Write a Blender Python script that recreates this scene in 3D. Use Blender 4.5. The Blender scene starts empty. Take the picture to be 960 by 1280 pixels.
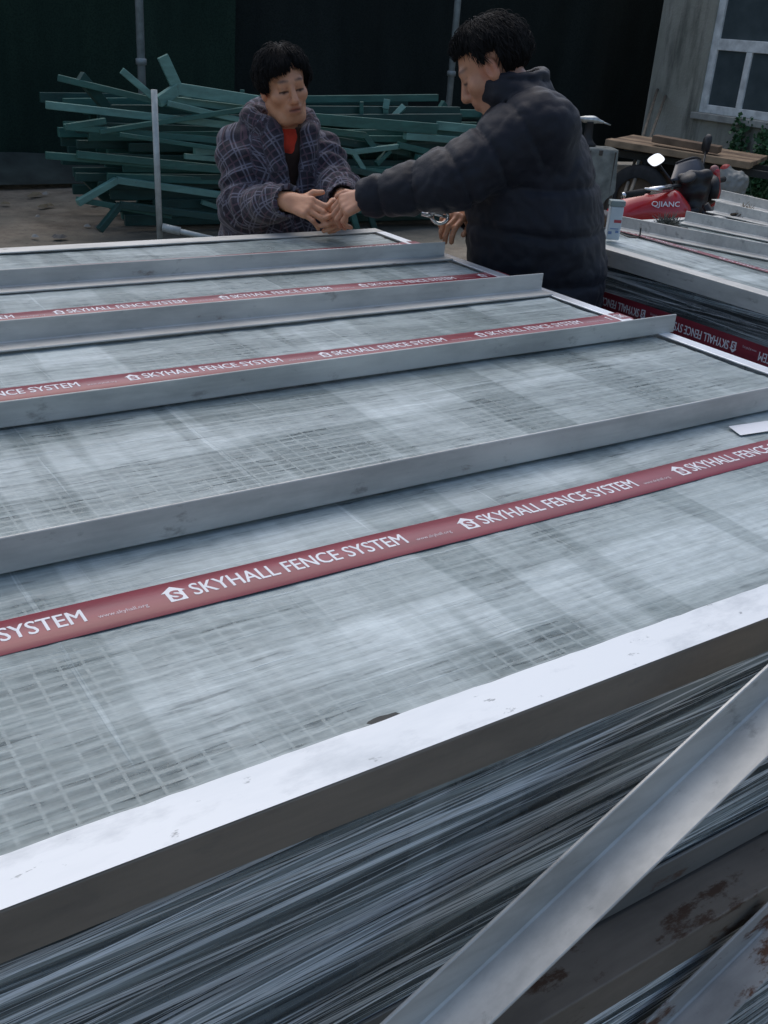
import bpy, bmesh, math, random
import numpy as np
from mathutils import Vector, Matrix, noise as mnoise

scene = bpy.context.scene
COL = scene.collection
RND = random.Random(7)

# ------------------------------------------------------------------ camera
CAM = np.array([0.0, 0.0, 1.6])
R = np.array([[0.83418, 0.18896, -0.51811], [-0.54739, 0.39816, -0.73610], [0.06720, 0.89764, 0.43557]])
FPX = 1265.9
cam_data = bpy.data.cameras.new('camera')
cam = bpy.data.objects.new('camera', cam_data)
COL.objects.link(cam)
m4 = Matrix([list(R[0]) + [CAM[0]], list(R[1]) + [CAM[1]], list(R[2]) + [CAM[2]], [0, 0, 0, 1]])
cam.matrix_world = m4
cam_data.sensor_fit = 'HORIZONTAL'
cam_data.sensor_width = 36.0
cam_data.lens = 36.0 * FPX / 960.0
cam_data.clip_start = 0.02
cam_data.clip_end = 1000
scene.camera = cam
scene.render.resolution_x = 768
scene.render.resolution_y = 1024

# ------------------------------------------------------------------ light
SUN_EL, SUN_AZ = 57.0, 16.0        # azimuth of the light source, degrees from +Y towards +X
world = bpy.data.worlds.new('World')
scene.world = world
world.use_nodes = True
wn = world.node_tree.nodes
wl = world.node_tree.links
wn.clear()
sky = wn.new('ShaderNodeTexSky')
sky.sky_type = 'NISHITA'
sky.sun_disc = False
sky.sun_elevation = math.radians(SUN_EL)
sky.sun_rotation = math.radians(SUN_AZ)
sky.air_density = 1.0
sky.dust_density = 2.2
sky.ozone_density = 1.2
bg = wn.new('ShaderNodeBackground')
bg.inputs['Strength'].default_value = 0.12
wo = wn.new('ShaderNodeOutputWorld')
wl.new(sky.outputs[0], bg.inputs[0])
wl.new(bg.outputs[0], wo.inputs[0])
sd = bpy.data.lights.new('sun', 'SUN')
sd.energy = 0.9
sd.angle = math.radians(80)
sd.color = (1.0, 0.985, 0.955)
sun = bpy.data.objects.new('sun', sd)
COL.objects.link(sun)
el, az = math.radians(SUN_EL), math.radians(SUN_AZ)
sv = Vector((math.sin(az) * math.cos(el), math.cos(az) * math.cos(el), math.sin(el)))
sun.rotation_euler = sv.to_track_quat('Z', 'Y').to_euler()
sun.location = (0, 0, 8)
vs = scene.view_settings
vs.view_transform = 'Standard'
vs.look = 'None'
vs.gamma = 1.0
vs.exposure = 0.42
vs.use_curve_mapping = False

# ------------------------------------------------------------------ measuring helpers (photo pixel -> point in the yard)
FH = np.array([math.sin(math.radians(35.14)), math.cos(math.radians(35.14))])
RH = np.array([FH[1], -FH[0], 0.0])          # horizontal right
FW = np.array([FH[0], FH[1], 0.0])           # horizontal forward
UP = np.array([0.0, 0.0, 1.0])
def ray(x, y):
    return R @ np.array([(x - 480) / FPX, -(y - 640) / FPX, -1.0])
def at_g(x, y, g):                            # at horizontal distance g
    d = ray(x, y); return CAM + d * (g / (d[:2] @ FH))
def at_y(x, y, Y):
    d = ray(x, y); return CAM + d * (Y / d[1])
def at_z(x, y, z):
    d = ray(x, y); return CAM + d * ((z - CAM[2]) / d[2])
def at_x(x, y, X):
    d = ray(x, y); return CAM + d * (X / d[0])

# ------------------------------------------------------------------ objects
def tag(o, label=None, cat=None, group=None, kind=None):
    if label: o['label'] = label
    if cat: o['category'] = cat
    if group: o['group'] = group
    if kind: o['kind'] = kind
    return o
def empty(name, loc=(0, 0, 0), label=None, cat=None, group=None):
    o = bpy.data.objects.new(name, None)
    o.empty_display_size = 0.1
    COL.objects.link(o); o.location = loc
    return tag(o, label, cat, group)
def link(name, me, mat, parent=None, smooth=False):
    o = bpy.data.objects.new(name, me)
    COL.objects.link(o)
    if mat is not None and not me.materials: me.materials.append(mat)
    if smooth:
        me.polygons.foreach_set('use_smooth', [True] * len(me.polygons))
    if parent is not None: 
        o.parent = parent
    return o

class MB:
    """collects shapes for one mesh"""
    def __init__(s): s.v = []; s.f = []
    def add(s, vs, fs):
        n = len(s.v); s.v += [tuple(map(float, p)) for p in vs]; s.f += [tuple(i + n for i in f) for f in fs]; return s
    def box(s, lo, hi):
        x0, y0, z0 = lo; x1, y1, z1 = hi
        return s.add([(x0,y0,z0),(x1,y0,z0),(x1,y1,z0),(x0,y1,z0),(x0,y0,z1),(x1,y0,z1),(x1,y1,z1),(x0,y1,z1)],
                     [(0,3,2,1),(4,5,6,7),(0,1,5,4),(1,2,6,5),(2,3,7,6),(3,0,4,7)])
    def beam(s, a, b, w, h, up=(0, 0, 1)):
        a = np.array(a, float); b = np.array(b, float); d = b - a; d /= np.linalg.norm(d)
        u = np.array(up, float); u = u - d * (u @ d)
        if np.linalg.norm(u) < 1e-4: u = np.array([1., 0, 0]) - d * d[0]
        u /= np.linalg.norm(u); r = np.cross(d, u)
        vs = [p + r * sx * w / 2 + u * sz * h / 2 for p in (a, b) for sx, sz in ((-1,-1),(1,-1),(1,1),(-1,1))]
        return s.add(vs, [(0,1,2,3),(7,6,5,4),(0,4,5,1),(1,5,6,2),(2,6,7,3),(3,7,4,0)])
    def tube(s, pts, rad, n=8, caps=True):
        pts = [np.array(p, float) for p in pts]
        if not hasattr(rad, '__len__'): rad = [rad] * len(pts)
        vs = []; fs = []; pu = None
        for i, p in enumerate(pts):
            d = pts[min(i + 1, len(pts) - 1)] - pts[max(i - 1, 0)]; d /= max(1e-9, np.linalg.norm(d))
            if pu is None: pu = np.array([0, 0, 1.]) if abs(d[2]) < .9 else np.array([1., 0, 0])
            u = pu - d * (pu @ d); u /= np.linalg.norm(u); pu = u; w = np.cross(d, u)
            for k in range(n):
                a = 2 * math.pi * k / n; vs.append(p + (u * math.cos(a) + w * math.sin(a)) * rad[i])
        for i in range(len(pts) - 1):
            for k in range(n):
                fs.append((i*n+k, i*n+(k+1)%n, (i+1)*n+(k+1)%n, (i+1)*n+k))
        if caps:
            fs.append(tuple(range(n - 1, -1, -1))); fs.append(tuple((len(pts)-1)*n + k for k in range(n)))
        return s.add(vs, fs)
    def lathe(s, prof, c, ax=(0, 0, 1), n=20, caps=True):
        ax = np.array(ax, float); ax /= np.linalg.norm(ax); c = np.array(c, float)
        u = np.cross(ax, [1, 0, 0] if abs(ax[0]) < .9 else [0, 1, 0]); u /= np.linalg.norm(u); w = np.cross(ax, u)
        vs = []; fs = []
        for r, z in prof:
            for k in range(n):
                a = 2 * math.pi * k / n; vs.append(c + ax * z + (u * math.cos(a) + w * math.sin(a)) * r)
        for i in range(len(prof) - 1):
            for k in range(n): fs.append((i*n+k, i*n+(k+1)%n, (i+1)*n+(k+1)%n, (i+1)*n+k))
        if caps:
            fs.append(tuple(range(n - 1, -1, -1))); fs.append(tuple((len(prof)-1)*n + k for k in range(n)))
        return s.add(vs, fs)
    def mesh(s, name='mesh'):
        me = bpy.data.meshes.new(name); me.from_pydata(s.v, [], s.f); me.update(); return me
    def build(s, name, mat, parent=None, smooth=False):
        me = s.mesh(name)
        bm = bmesh.new(); bm.from_mesh(me); bmesh.ops.recalc_face_normals(bm, faces=bm.faces); bm.to_mesh(me); bm.free()
        return link(name, me, mat, parent, smooth)
def bevel(o, w=0.003, seg=2):
    md = o.modifiers.new('bevel', 'BEVEL'); md.width = w; md.segments = seg; md.limit_method = 'ANGLE'; return o

def vnoise(x, y, seed=0):
    """smooth 2D value noise, numpy"""
    rs = np.random.RandomState(seed); T = rs.rand(256, 256)
    xi = np.floor(x).astype(int); yi = np.floor(y).astype(int); fx = x - xi; fy = y - yi
    fx = fx*fx*(3-2*fx); fy = fy*fy*(3-2*fy)
    g = lambda i, j: T[i % 256, j % 256]
    return (g(xi,yi)*(1-fx)+g(xi+1,yi)*fx)*(1-fy) + (g(xi,yi+1)*(1-fx)+g(xi+1,yi+1)*fx)*fy - 0.5

def grid_mesh(name, P):
    """P: (n,m,3) array"""
    n, m, _ = P.shape
    idx = np.arange(n*m).reshape(n, m)
    F = np.stack([idx[:-1,:-1], idx[1:,:-1], idx[1:,1:], idx[:-1,1:]], -1).reshape(-1, 4)
    me = bpy.data.meshes.new(name)
    me.from_pydata(P.reshape(-1, 3).tolist(), [], F.tolist()); me.update()
    return me

# ------------------------------------------------------------------ materials
class NT:
    def __init__(s, name):
        s.m = bpy.data.materials.new(name); s.m.use_nodes = True
        s.t = s.m.node_tree; s.n = s.t.nodes; s.l = s.t.links; s.n.clear()
        s.out = s.n.new('ShaderNodeOutputMaterial')
        s.b = s.n.new('ShaderNodeBsdfPrincipled'); s.l.new(s.b.outputs[0], s.out.inputs[0])
        s.co = s.n.new('ShaderNodeTexCoord').outputs['Object']
    def set(s, **k):
        nm = dict(col='Base Color', rough='Roughness', metal='Metallic', spec='Specular IOR Level', sheen='Sheen Weight', coat='Coat Weight')
        for a, v in k.items():
            i = s.b.inputs[nm[a]]
            if hasattr(v, 'is_linked') or hasattr(v, 'links'): s.l.new(v, i)
            else: i.default_value = (*v, 1) if isinstance(v, tuple) and len(v) == 3 else v
        return s
    def map(s, scale=(1,1,1), rot=(0,0,0), loc=(0,0,0), src=None, pre=0.0):
        if pre:
            q = s.n.new('ShaderNodeMapping'); s.l.new(src or s.co, q.inputs[0]); q.inputs['Rotation'].default_value = (0, pre, 0); src = q.outputs[0]
        n = s.n.new('ShaderNodeMapping'); s.l.new(src or s.co, n.inputs[0])
        n.inputs['Scale'].default_value = scale; n.inputs['Rotation'].default_value = rot; n.inputs['Location'].default_value = loc
        return n.outputs[0]
    def noise(s, vec=None, scale=5, detail=4, rough=.55, dist=0):
        n = s.n.new('ShaderNodeTexNoise'); s.l.new(vec or s.co, n.inputs['Vector'])
        n.inputs['Scale'].default_value = scale; n.inputs['Detail'].default_value = detail
        n.inputs['Roughness'].default_value = rough; n.inputs['Distortion'].default_value = dist
        return n.outputs[0]
    def ramp(s, fac, stops):
        n = s.n.new('ShaderNodeValToRGB'); s.l.new(fac, n.inputs[0]); e = n.color_ramp.elements
        while len(e) < len(stops): e.new(.5)
        for q, (p, c) in zip(e, stops):
            q.position = p; c = (c, c, c) if not isinstance(c, tuple) else c; q.color = (*c, 1)
        return n.outputs[0]
    def math(s, op, a, b=None, clamp=False):
        n = s.n.new('ShaderNodeMath'); n.operation = op; n.use_clamp = clamp
        for i, v in enumerate((a, b)):
            if v is None: continue
            if isinstance(v, (int, float)): n.inputs[i].default_value = v
            else: s.l.new(v, n.inputs[i])
        return n.outputs[0]
    def mix(s, fac, a, b):
        n = s.n.new('ShaderNodeMix'); n.data_type = 'RGBA'
        for i, v in ((0, fac), (6, a), (7, b)):
            if isinstance(v, (int, float)): n.inputs[i].default_value = v
            elif isinstance(v, tuple): n.inputs[i].default_value = (*v, 1)
            else: s.l.new(v, n.inputs[i])
        return n.outputs[2]
    def bump(s, h, strength=.3, dist=.01):
        n = s.n.new('ShaderNodeBump'); s.l.new(h, n.inputs['Height'])
        n.inputs['Strength'].default_value = strength; n.inputs['Distance'].default_value = dist
        s.l.new(n.outputs[0], s.b.inputs['Normal']); return s
    def alpha(s, fac):
        tr = s.n.new('ShaderNodeBsdfTransparent'); mx = s.n.new('ShaderNodeMixShader')
        s.l.new(fac, mx.inputs[0]); s.l.new(tr.outputs[0], mx.inputs[1]); s.l.new(s.b.outputs[0], mx.inputs[2])
        s.l.new(mx.outputs[0], s.out.inputs[0]); return s
    def sep(s, v):
        n = s.n.new('ShaderNodeSeparateXYZ'); s.l.new(v, n.inputs[0]); return n.outputs

def plain(name, col, rough=.6, metal=0., var=.25, scale=8, spec=.4, bump=0, bscale=60):
    t = NT(name)
    n = t.noise(scale=scale, detail=5)
    lo = tuple(c * (1 - var) for c in col); hi = tuple(min(1, c * (1 + var)) for c in col)
    t.set(col=t.ramp(n, [(.3, lo), (.7, hi)]), rough=rough, metal=metal, spec=spec)
    if bump: t.bump(t.noise(scale=bscale, detail=4), bump, .004)
    return t.m

def steel_mat(name, col, metal=.6, rough=.45, rust=.0, rustcol=(.12, .055, .03), dirt=.35):
    t = NT(name)
    big = t.noise(t.map((3, 9, 9)), 1.6, 5, .6)
    base = t.ramp(big, [(.3, tuple(c * .72 for c in col)), (.55, col), (.75, tuple(min(.95, c * 1.12) for c in col))])
    sc = t.noise(t.map((2, 60, 60)), 1.5, 3)
    base = t.mix(t.math('MULTIPLY', t.ramp(sc, [(.5, 0.), (.75, 1.)]), dirt * .6), base, tuple(c * .6 for c in col))
    spots = t.noise(t.map((7, 14, 14)), 2.2, 6, .65)
    base = t.mix(t.math('MULTIPLY', t.ramp(spots, [(.60, 0.), (.70, 1.)]), dirt), base, (.14, .13, .12))
    rs = t.noise(t.map((5, 12, 12), loc=(3.3, 1.2, .4)), 1.4, 7, .7)
    rf = t.ramp(rs, [(.72 - rust * .3, 0.), (.78 - rust * .3, 1.)])
    if rust > 0: base = t.mix(t.math('MULTIPLY', rf, min(1, rust * 2.5)), base, rustcol)
    t.set(col=base, metal=metal, rough=t.ramp(big, [(.3, rough + .12), (.7, rough - .04)]))
    t.bump(t.noise(scale=90, detail=3), .12, .002)
    return t.m

def film_top_mat():
    t = NT('stretch_film_top')
    streak = t.noise(t.map((1.0, 38, 1), (0, 0, .04)), 1.0, 6, .65)
    fine = t.noise(t.map((6, 240, 1), (0, 0, -.02)), 1.0, 3, .65)
    across = t.noise(t.map((6.5, .45, 1), (0, 0, .16)), 1.0, 2, .5)
    across2 = t.noise(t.map((60, 1.6, 1), (0, 0, .20)), 1.0, 5, .65)
    patch = t.noise(t.map((2.4, 4.5, 1)), 1.0, 5, .6, .8)
    speck = t.noise(t.map((38, 90, 1)), 1.0, 3, .6)
    band = t.ramp(across, [(.47, 0.), (.488, .65), (.60, .72), (.612, 1.)])
    lengthband = t.noise(t.map((.25, 6.0, 1), (0, 0, .035), (0, .3, 0)), 1.0, 4, .55, .2)
    lb = t.ramp(lengthband, [(.5, 0.), (.56, .7), (.7, 1.)])
    cr1 = t.ramp(t.noise(t.map((.7, 60, 1), (0, 0, .05), (2, 1, 0)), 1.0, 4, .6), [(.62, 0.), (.66, 1.), (.70, .2)])
    cr2 = t.ramp(t.noise(t.map((42, .9, 1), (0, 0, .17), (5, 1, 0)), 1.0, 4, .6), [(.65, 0.), (.69, 1.), (.73, .2)])
    k = lambda v, w: t.math('MULTIPLY', t.math('SUBTRACT', v, .5), w)
    a = t.math('ADD', .57, t.math('MULTIPLY', band, .12))
    a = t.math('ADD', a, t.math('MULTIPLY', lb, .14))
    for v, w in ((streak, .38), (fine, .30), (across2, .22), (patch, .75), (speck, .40)): a = t.math('ADD', a, k(v, w))
    a = t.math('ADD', a, t.math('MULTIPLY', cr1, .15)); a = t.math('ADD', a, t.math('MULTIPLY', cr2, .10))
    slit = t.ramp(t.noise(t.map((11, 130, 1), (0, 0, .01), (1, 7, 0)), 1.0, 3, .6), [(.58, 0.), (.64, 1.)])
    a = t.math('SUBTRACT', a, t.math('MULTIPLY', t.math('MULTIPLY', slit, t.ramp(patch, [(.42, 1.), (.60, .1)])), .30))
    a = t.math('MINIMUM', t.math('MAXIMUM', a, .14), .93)
    lay = t.math('ADD', t.math('MULTIPLY', band, .34), t.math('MULTIPLY', lb, .36))
    lay = t.math('ADD', lay, t.math('ADD', t.math('MULTIPLY', cr1, .40), t.math('MULTIPLY', cr2, .25)))
    lay = t.math('ADD', lay, t.math('ADD', k(streak, .7), t.math('ADD', k(patch, .7), k(fine, .4))), True)
    t.set(col=t.mix(lay, (.335, .405, .395), (.70, .775, .765)), rough=.38, spec=.45)
    h = t.math('ADD', t.math('MULTIPLY', streak, .6), t.math('ADD', t.math('MULTIPLY', fine, .3), t.math('MULTIPLY', across2, .4)))
    h = t.math('ADD', h, t.math('ADD', t.math('MULTIPLY', cr1, .35), t.math('MULTIPLY', cr2, .25)))
    t.bump(h, .5, .005)
    t.alpha(a)
    return t.m
def film_side_mat():
    t = NT('stretch_film_side')
    # side sheets: x along the wrap, z up
    streak = t.noise(t.map((.40, 1, 40), pre=.045), 1.0, 7, .66)
    s2 = t.noise(t.map((.55, 1, 62), loc=(.3, 0, .9), pre=-.035), 1.0, 6, .65)
    fine = t.noise(t.map((1.6, 1, 230), (0, .03, 0)), 1.0, 4, .65)
    cross = t.noise(t.map((.6, 1, 48), loc=(.4, 0, .2), pre=.12), 1.0, 4, .6)
    broad = t.noise(t.map((.7, 1, 5), (0, .05, 0)), 1.0, 3, .5)
    vert = t.noise(t.map((6, 1, .9), (0, .35, 0)), 1.0, 4, .5)
    a = t.ramp(streak, [(.34, .05), (.47, .22), (.56, .55), (.68, .85)])
    a = t.math('ADD', a, t.math('MULTIPLY', t.ramp(s2, [(.50, 0.), (.58, .6), (.64, 1.)]), .38))
    a = t.math('ADD', a, t.math('MULTIPLY', t.ramp(cross, [(.55, 0.), (.62, 1.)]), .30))
    a = t.math('ADD', a, t.math('MULTIPLY', t.math('SUBTRACT', fine, .5), .8))
    a = t.math('ADD', a, t.math('MULTIPLY', t.math('SUBTRACT', broad, .5), .7))
    a = t.math('ADD', a, t.math('MULTIPLY', t.ramp(vert, [(.56, 0.), (.59, 1.)]), .14))
    a = t.math('MINIMUM', t.math('MAXIMUM', a, .08), .92)
    ln = t.ramp(t.noise(t.map((.5, 1, 80), loc=(1.3, 0, .5), pre=.07), 1.0, 5, .65), [(.56, 0.), (.60, 1.), (.68, .4)])
    ln2 = t.ramp(t.noise(t.map((.6, 1, 105), loc=(4.3, 0, .1), pre=-.02), 1.0, 5, .65), [(.56, 0.), (.59, 1.), (.64, .3)])
    ln3 = t.ramp(t.noise(t.map((.9, 1, 210), loc=(2.3, 0, .7), pre=.03), 1.0, 4, .65), [(.55, 0.), (.60, .8), (.68, .4)])
    w = t.math('MAXIMUM', t.math('MAXIMUM', ln, ln2), ln3)
    a = t.math('MINIMUM', t.math('ADD', t.math('MULTIPLY', a, .72), t.math('MULTIPLY', w, t.ramp(broad, [(.36, .22), (.60, 1.)]))), .95)
    t.set(col=t.mix(w, (.46, .52, .515), (.92, .94, .94)), rough=.27, spec=.5)
    t.bump(t.math('ADD', t.math('ADD', streak, s2), t.math('MULTIPLY', fine, .6)), .6, .007)
    t.alpha(a)
    return t.m

M = {}
M['film_top'] = film_top_mat()
M['film_side'] = film_side_mat()
M['steel'] = steel_mat('galvanised_angle', (.53, .53, .50), metal=.4, rough=.5, rust=.2, dirt=.55)
M['steel_white'] = steel_mat('whitish_galvanised_angle', (.84, .86, .88), metal=.55, rough=.3, dirt=.22, rust=.05)
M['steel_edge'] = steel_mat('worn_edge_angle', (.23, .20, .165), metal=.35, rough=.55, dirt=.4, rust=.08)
M['steel_dull'] = steel_mat('dull_weathered_angle', (.22, .215, .20), metal=.5, rough=.5, rust=.3)
M['steel_rust'] = steel_mat('rust_streaked_angle', (.38, .375, .36), metal=.35, rough=.5, rust=.58)
M['steel_low'] = steel_mat('dark_rust_patched_angle', (.19, .165, .135), metal=.4, rough=.55, rust=.56, rustcol=(.075, .042, .026))
M['wire'] = plain('galvanised_wire', (.30, .335, .33), .5, .3, .25, 30)
M['core'] = plain('dark_panel_steel', (.022, .03, .032), .6, .2, .4, 14)
M['panel_edge'] = plain('panel_edge_wire', (.05, .06, .06), .5, .3, .5, 25)
M['tape'] = NT('maroon_tape').m
def tape_mat(name, col):
    t = NT(name)
    n = t.noise(t.map((3, 30, 30)), 1.5, 4)
    t.set(col=t.ramp(n, [(.3, tuple(c * .8 for c in col)), (.7, tuple(c * 1.15 for c in col))]), rough=.34, spec=.5)
    t.bump(t.noise(t.map((20, 60, 60)), 1.0, 3), .15, .002)
    return t.m
M['tape'] = tape_mat('maroon_tape', (.23, .028, .042))
M['ink'] = plain('white_print', (.74, .74, .75), .45, 0, .06, 20)
M['ink_faint'] = plain('fine_white_print', (.60, .50, .52), .45, 0, .06, 20)
M['paper'] = plain('white_paper', (.80, .81, .82), .6, 0, .04, 12)
M['black'] = plain('black_plastic', (.012, .013, .014), .4, 0, .3, 20)
M['tear_shade'] = plain('torn_film_shadow', (.006, .010, .009), .5, 0, .4, 60)

# ------------------------------------------------------------------ setting
def ground():
    t = NT('yard_earth')
    big = t.noise(scale=.6, detail=6, rough=.6)
    mid = t.noise(scale=4, detail=6, rough=.65)
    fine = t.noise(scale=28, detail=5, rough=.7)
    base = t.ramp(mid, [(.3, (.12, .098, .072)), (.5, (.23, .19, .14)), (.7, (.34, .29, .22))])
    base = t.mix(t.ramp(big, [(.42, 0.), (.6, .8)]), base, (.17, .16, .125))
    base = t.mix(t.ramp(fine, [(.60, 0.), (.72, .8)]), base, (.05, .04, .03))
    t.set(col=base, rough=.85)
    t.bump(t.math('ADD', mid, t.math('MULTIPLY', fine, .5)), .6, .03)
    n = 120
    xs = np.linspace(-1, 1, n); xs = np.sign(xs) * np.abs(xs) ** 2.2 * 60
    X, Y = np.meshgrid(xs + 4, xs + 6, indexing='ij')
    Z = (vnoise(X * .8, Y * .8, 3) * .02 + vnoise(X * 3, Y * 3, 4) * .012) - .012
    o = link('ground', grid_mesh('ground', np.stack([X, Y, Z], -1)), t.m, smooth=True)
    tag(o, kind='structure')
ground()

# clumps of earth and litter on the bare ground
def litter():
    mats = [plain('dry_leaf', (.20, .16, .10), .8), plain('stone_chip', (.17, .155, .135), .9), plain('pale_scrap', (.34, .32, .28), .8)]
    for i in range(13):
        px = RND.uniform(-5, 135); py = RND.uniform(236, 300)
        p = at_z(px, py, 0.0)
        if p[1] < 3.2: continue
        b = MB(); s = RND.uniform(.015, .05)
        k = RND.randint(5, 7); ring = []
        for j in range(k):
            a = 2 * math.pi * j / k; r = s * RND.uniform(.6, 1.2)
            ring.append((p[0] + math.cos(a) * r * 1.4, p[1] + math.sin(a) * r, .002))
        top = [(p[0] + (q[0] - p[0]) * .5, p[1] + (q[1] - p[1]) * .5, .012 + s * RND.uniform(.15, .4)) for q in ring]
        b.add(ring + top, [tuple(range(k, 2 * k))] + [(j, (j + 1) % k, k + (j + 1) % k, k + j) for j in range(k)])
        o = b.build('ground_scrap', mats[i % 3])
        kind = ('dry leaf clump', 'grey stone chip', 'pale paper scrap')[i % 3]
        tag(o, f'small {kind} lying on the bare earth beside the post pile', 'litter', f'{kind}s scattered on the earth')
litter()

# ------------------------------------------------------------------ shed with dark cloth behind
def shed():
    root = empty('open_shed', (6, 9.5, 0), 'open shed with thin steel poles and dark hanging cloth behind the green post pile', 'shed')
    inv = lambda p: (p[0] - 6, p[1] - 9.5, p[2])
    def cloth(x0, x1, y, mat, seed, name='cloth_curtain'):
        nx, nz = 160, 30
        x = np.linspace(x0, x1, nx); z = np.linspace(0.03, 3.9, nz)
        X, Z = np.meshgrid(x, z, indexing='ij')
        Y = y + .10 * np.sin(X * 5.1 + seed) * (.4 + vnoise(X * 1.3, Z * .5, seed)) + .16 * vnoise(X * 2.2, Z * .35, seed + 1)
        P = np.stack([X - 6, Y - 9.5, Z], -1)
        link(name, grid_mesh(name, P), mat, root, True)
    def cmat(name, a, b):
        t = NT(name)
        n = t.noise(t.map((2.5, 1, .6)), 1.2, 5); w = t.noise(scale=70, detail=2)
        c = t.ramp(n, [(.3, a), (.7, b)])
        t.set(col=t.mix(t.ramp(w, [(.45, 0.), (.6, .4)]), c, tuple(q * .4 for q in a)), rough=.9, spec=.15)
        return t.m
    cloth(-1.5, 5.05, 10.45, cmat('dark_green_shade_cloth', (.012, .027, .020), (.022, .045, .032)), 3)
    cloth(5.0, 14.0, 10.65, cmat('dark_navy_cloth', (.012, .017, .016), (.021, .028, .026)), 9)
    # cloth lying along the floor at its foot
    nx, ny = 90, 14
    X, T = np.meshgrid(np.linspace(-1.5, 4.6, nx), np.linspace(0, 1, ny), indexing='ij')
    Yf = 10.35 - T * .55 + vnoise(X * 2, T * 2, 5) * .1
    Zf = .03 + .20 * (1 - T) ** 2.2 + (.06 * np.sin(T * 3.0) + .05 * vnoise(X * 3, T * 3, 8)) * (1 - T * .7)
    link('cloth_hem', grid_mesh('cloth_hem', np.stack([X - 6, Yf - 9.5, Zf], -1)), plain('grey_green_cloth', (.034, .045, .038), .9, 0, .4, 4), root, True)
    pm = plain('grey_pole', (.22, .25, .25), .55, .3, .3, 10)
    for px, Y in ((175.5, 9.0), (568, 9.3)):
        p = at_y(px, 50, Y)
        b = MB(); b.tube([(p[0] - 6, Y - 9.5, 0), (p[0] - 6, Y - 9.5, 3.7)], .034, 12)
        q = b.build('pole', pm, root, True)
        b = MB(); b.lathe([(.034, 0), (.046, .005), (.046, .05), (.034, .055)], (p[0] - 6, Y - 9.5, 1.12), n=14)
        b.build('collar', pm, q, True)
    b = MB(); b.beam((-7.7, 2.6, 3.75), (4.0, 2.6, 3.75), 3.6, .08); b.build('shade_roof', plain('shade_roof_sheet', (.05, .055, .055), .7), root)  # unseen roof, placed and narrowed for the shade it throws
shed()

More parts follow.
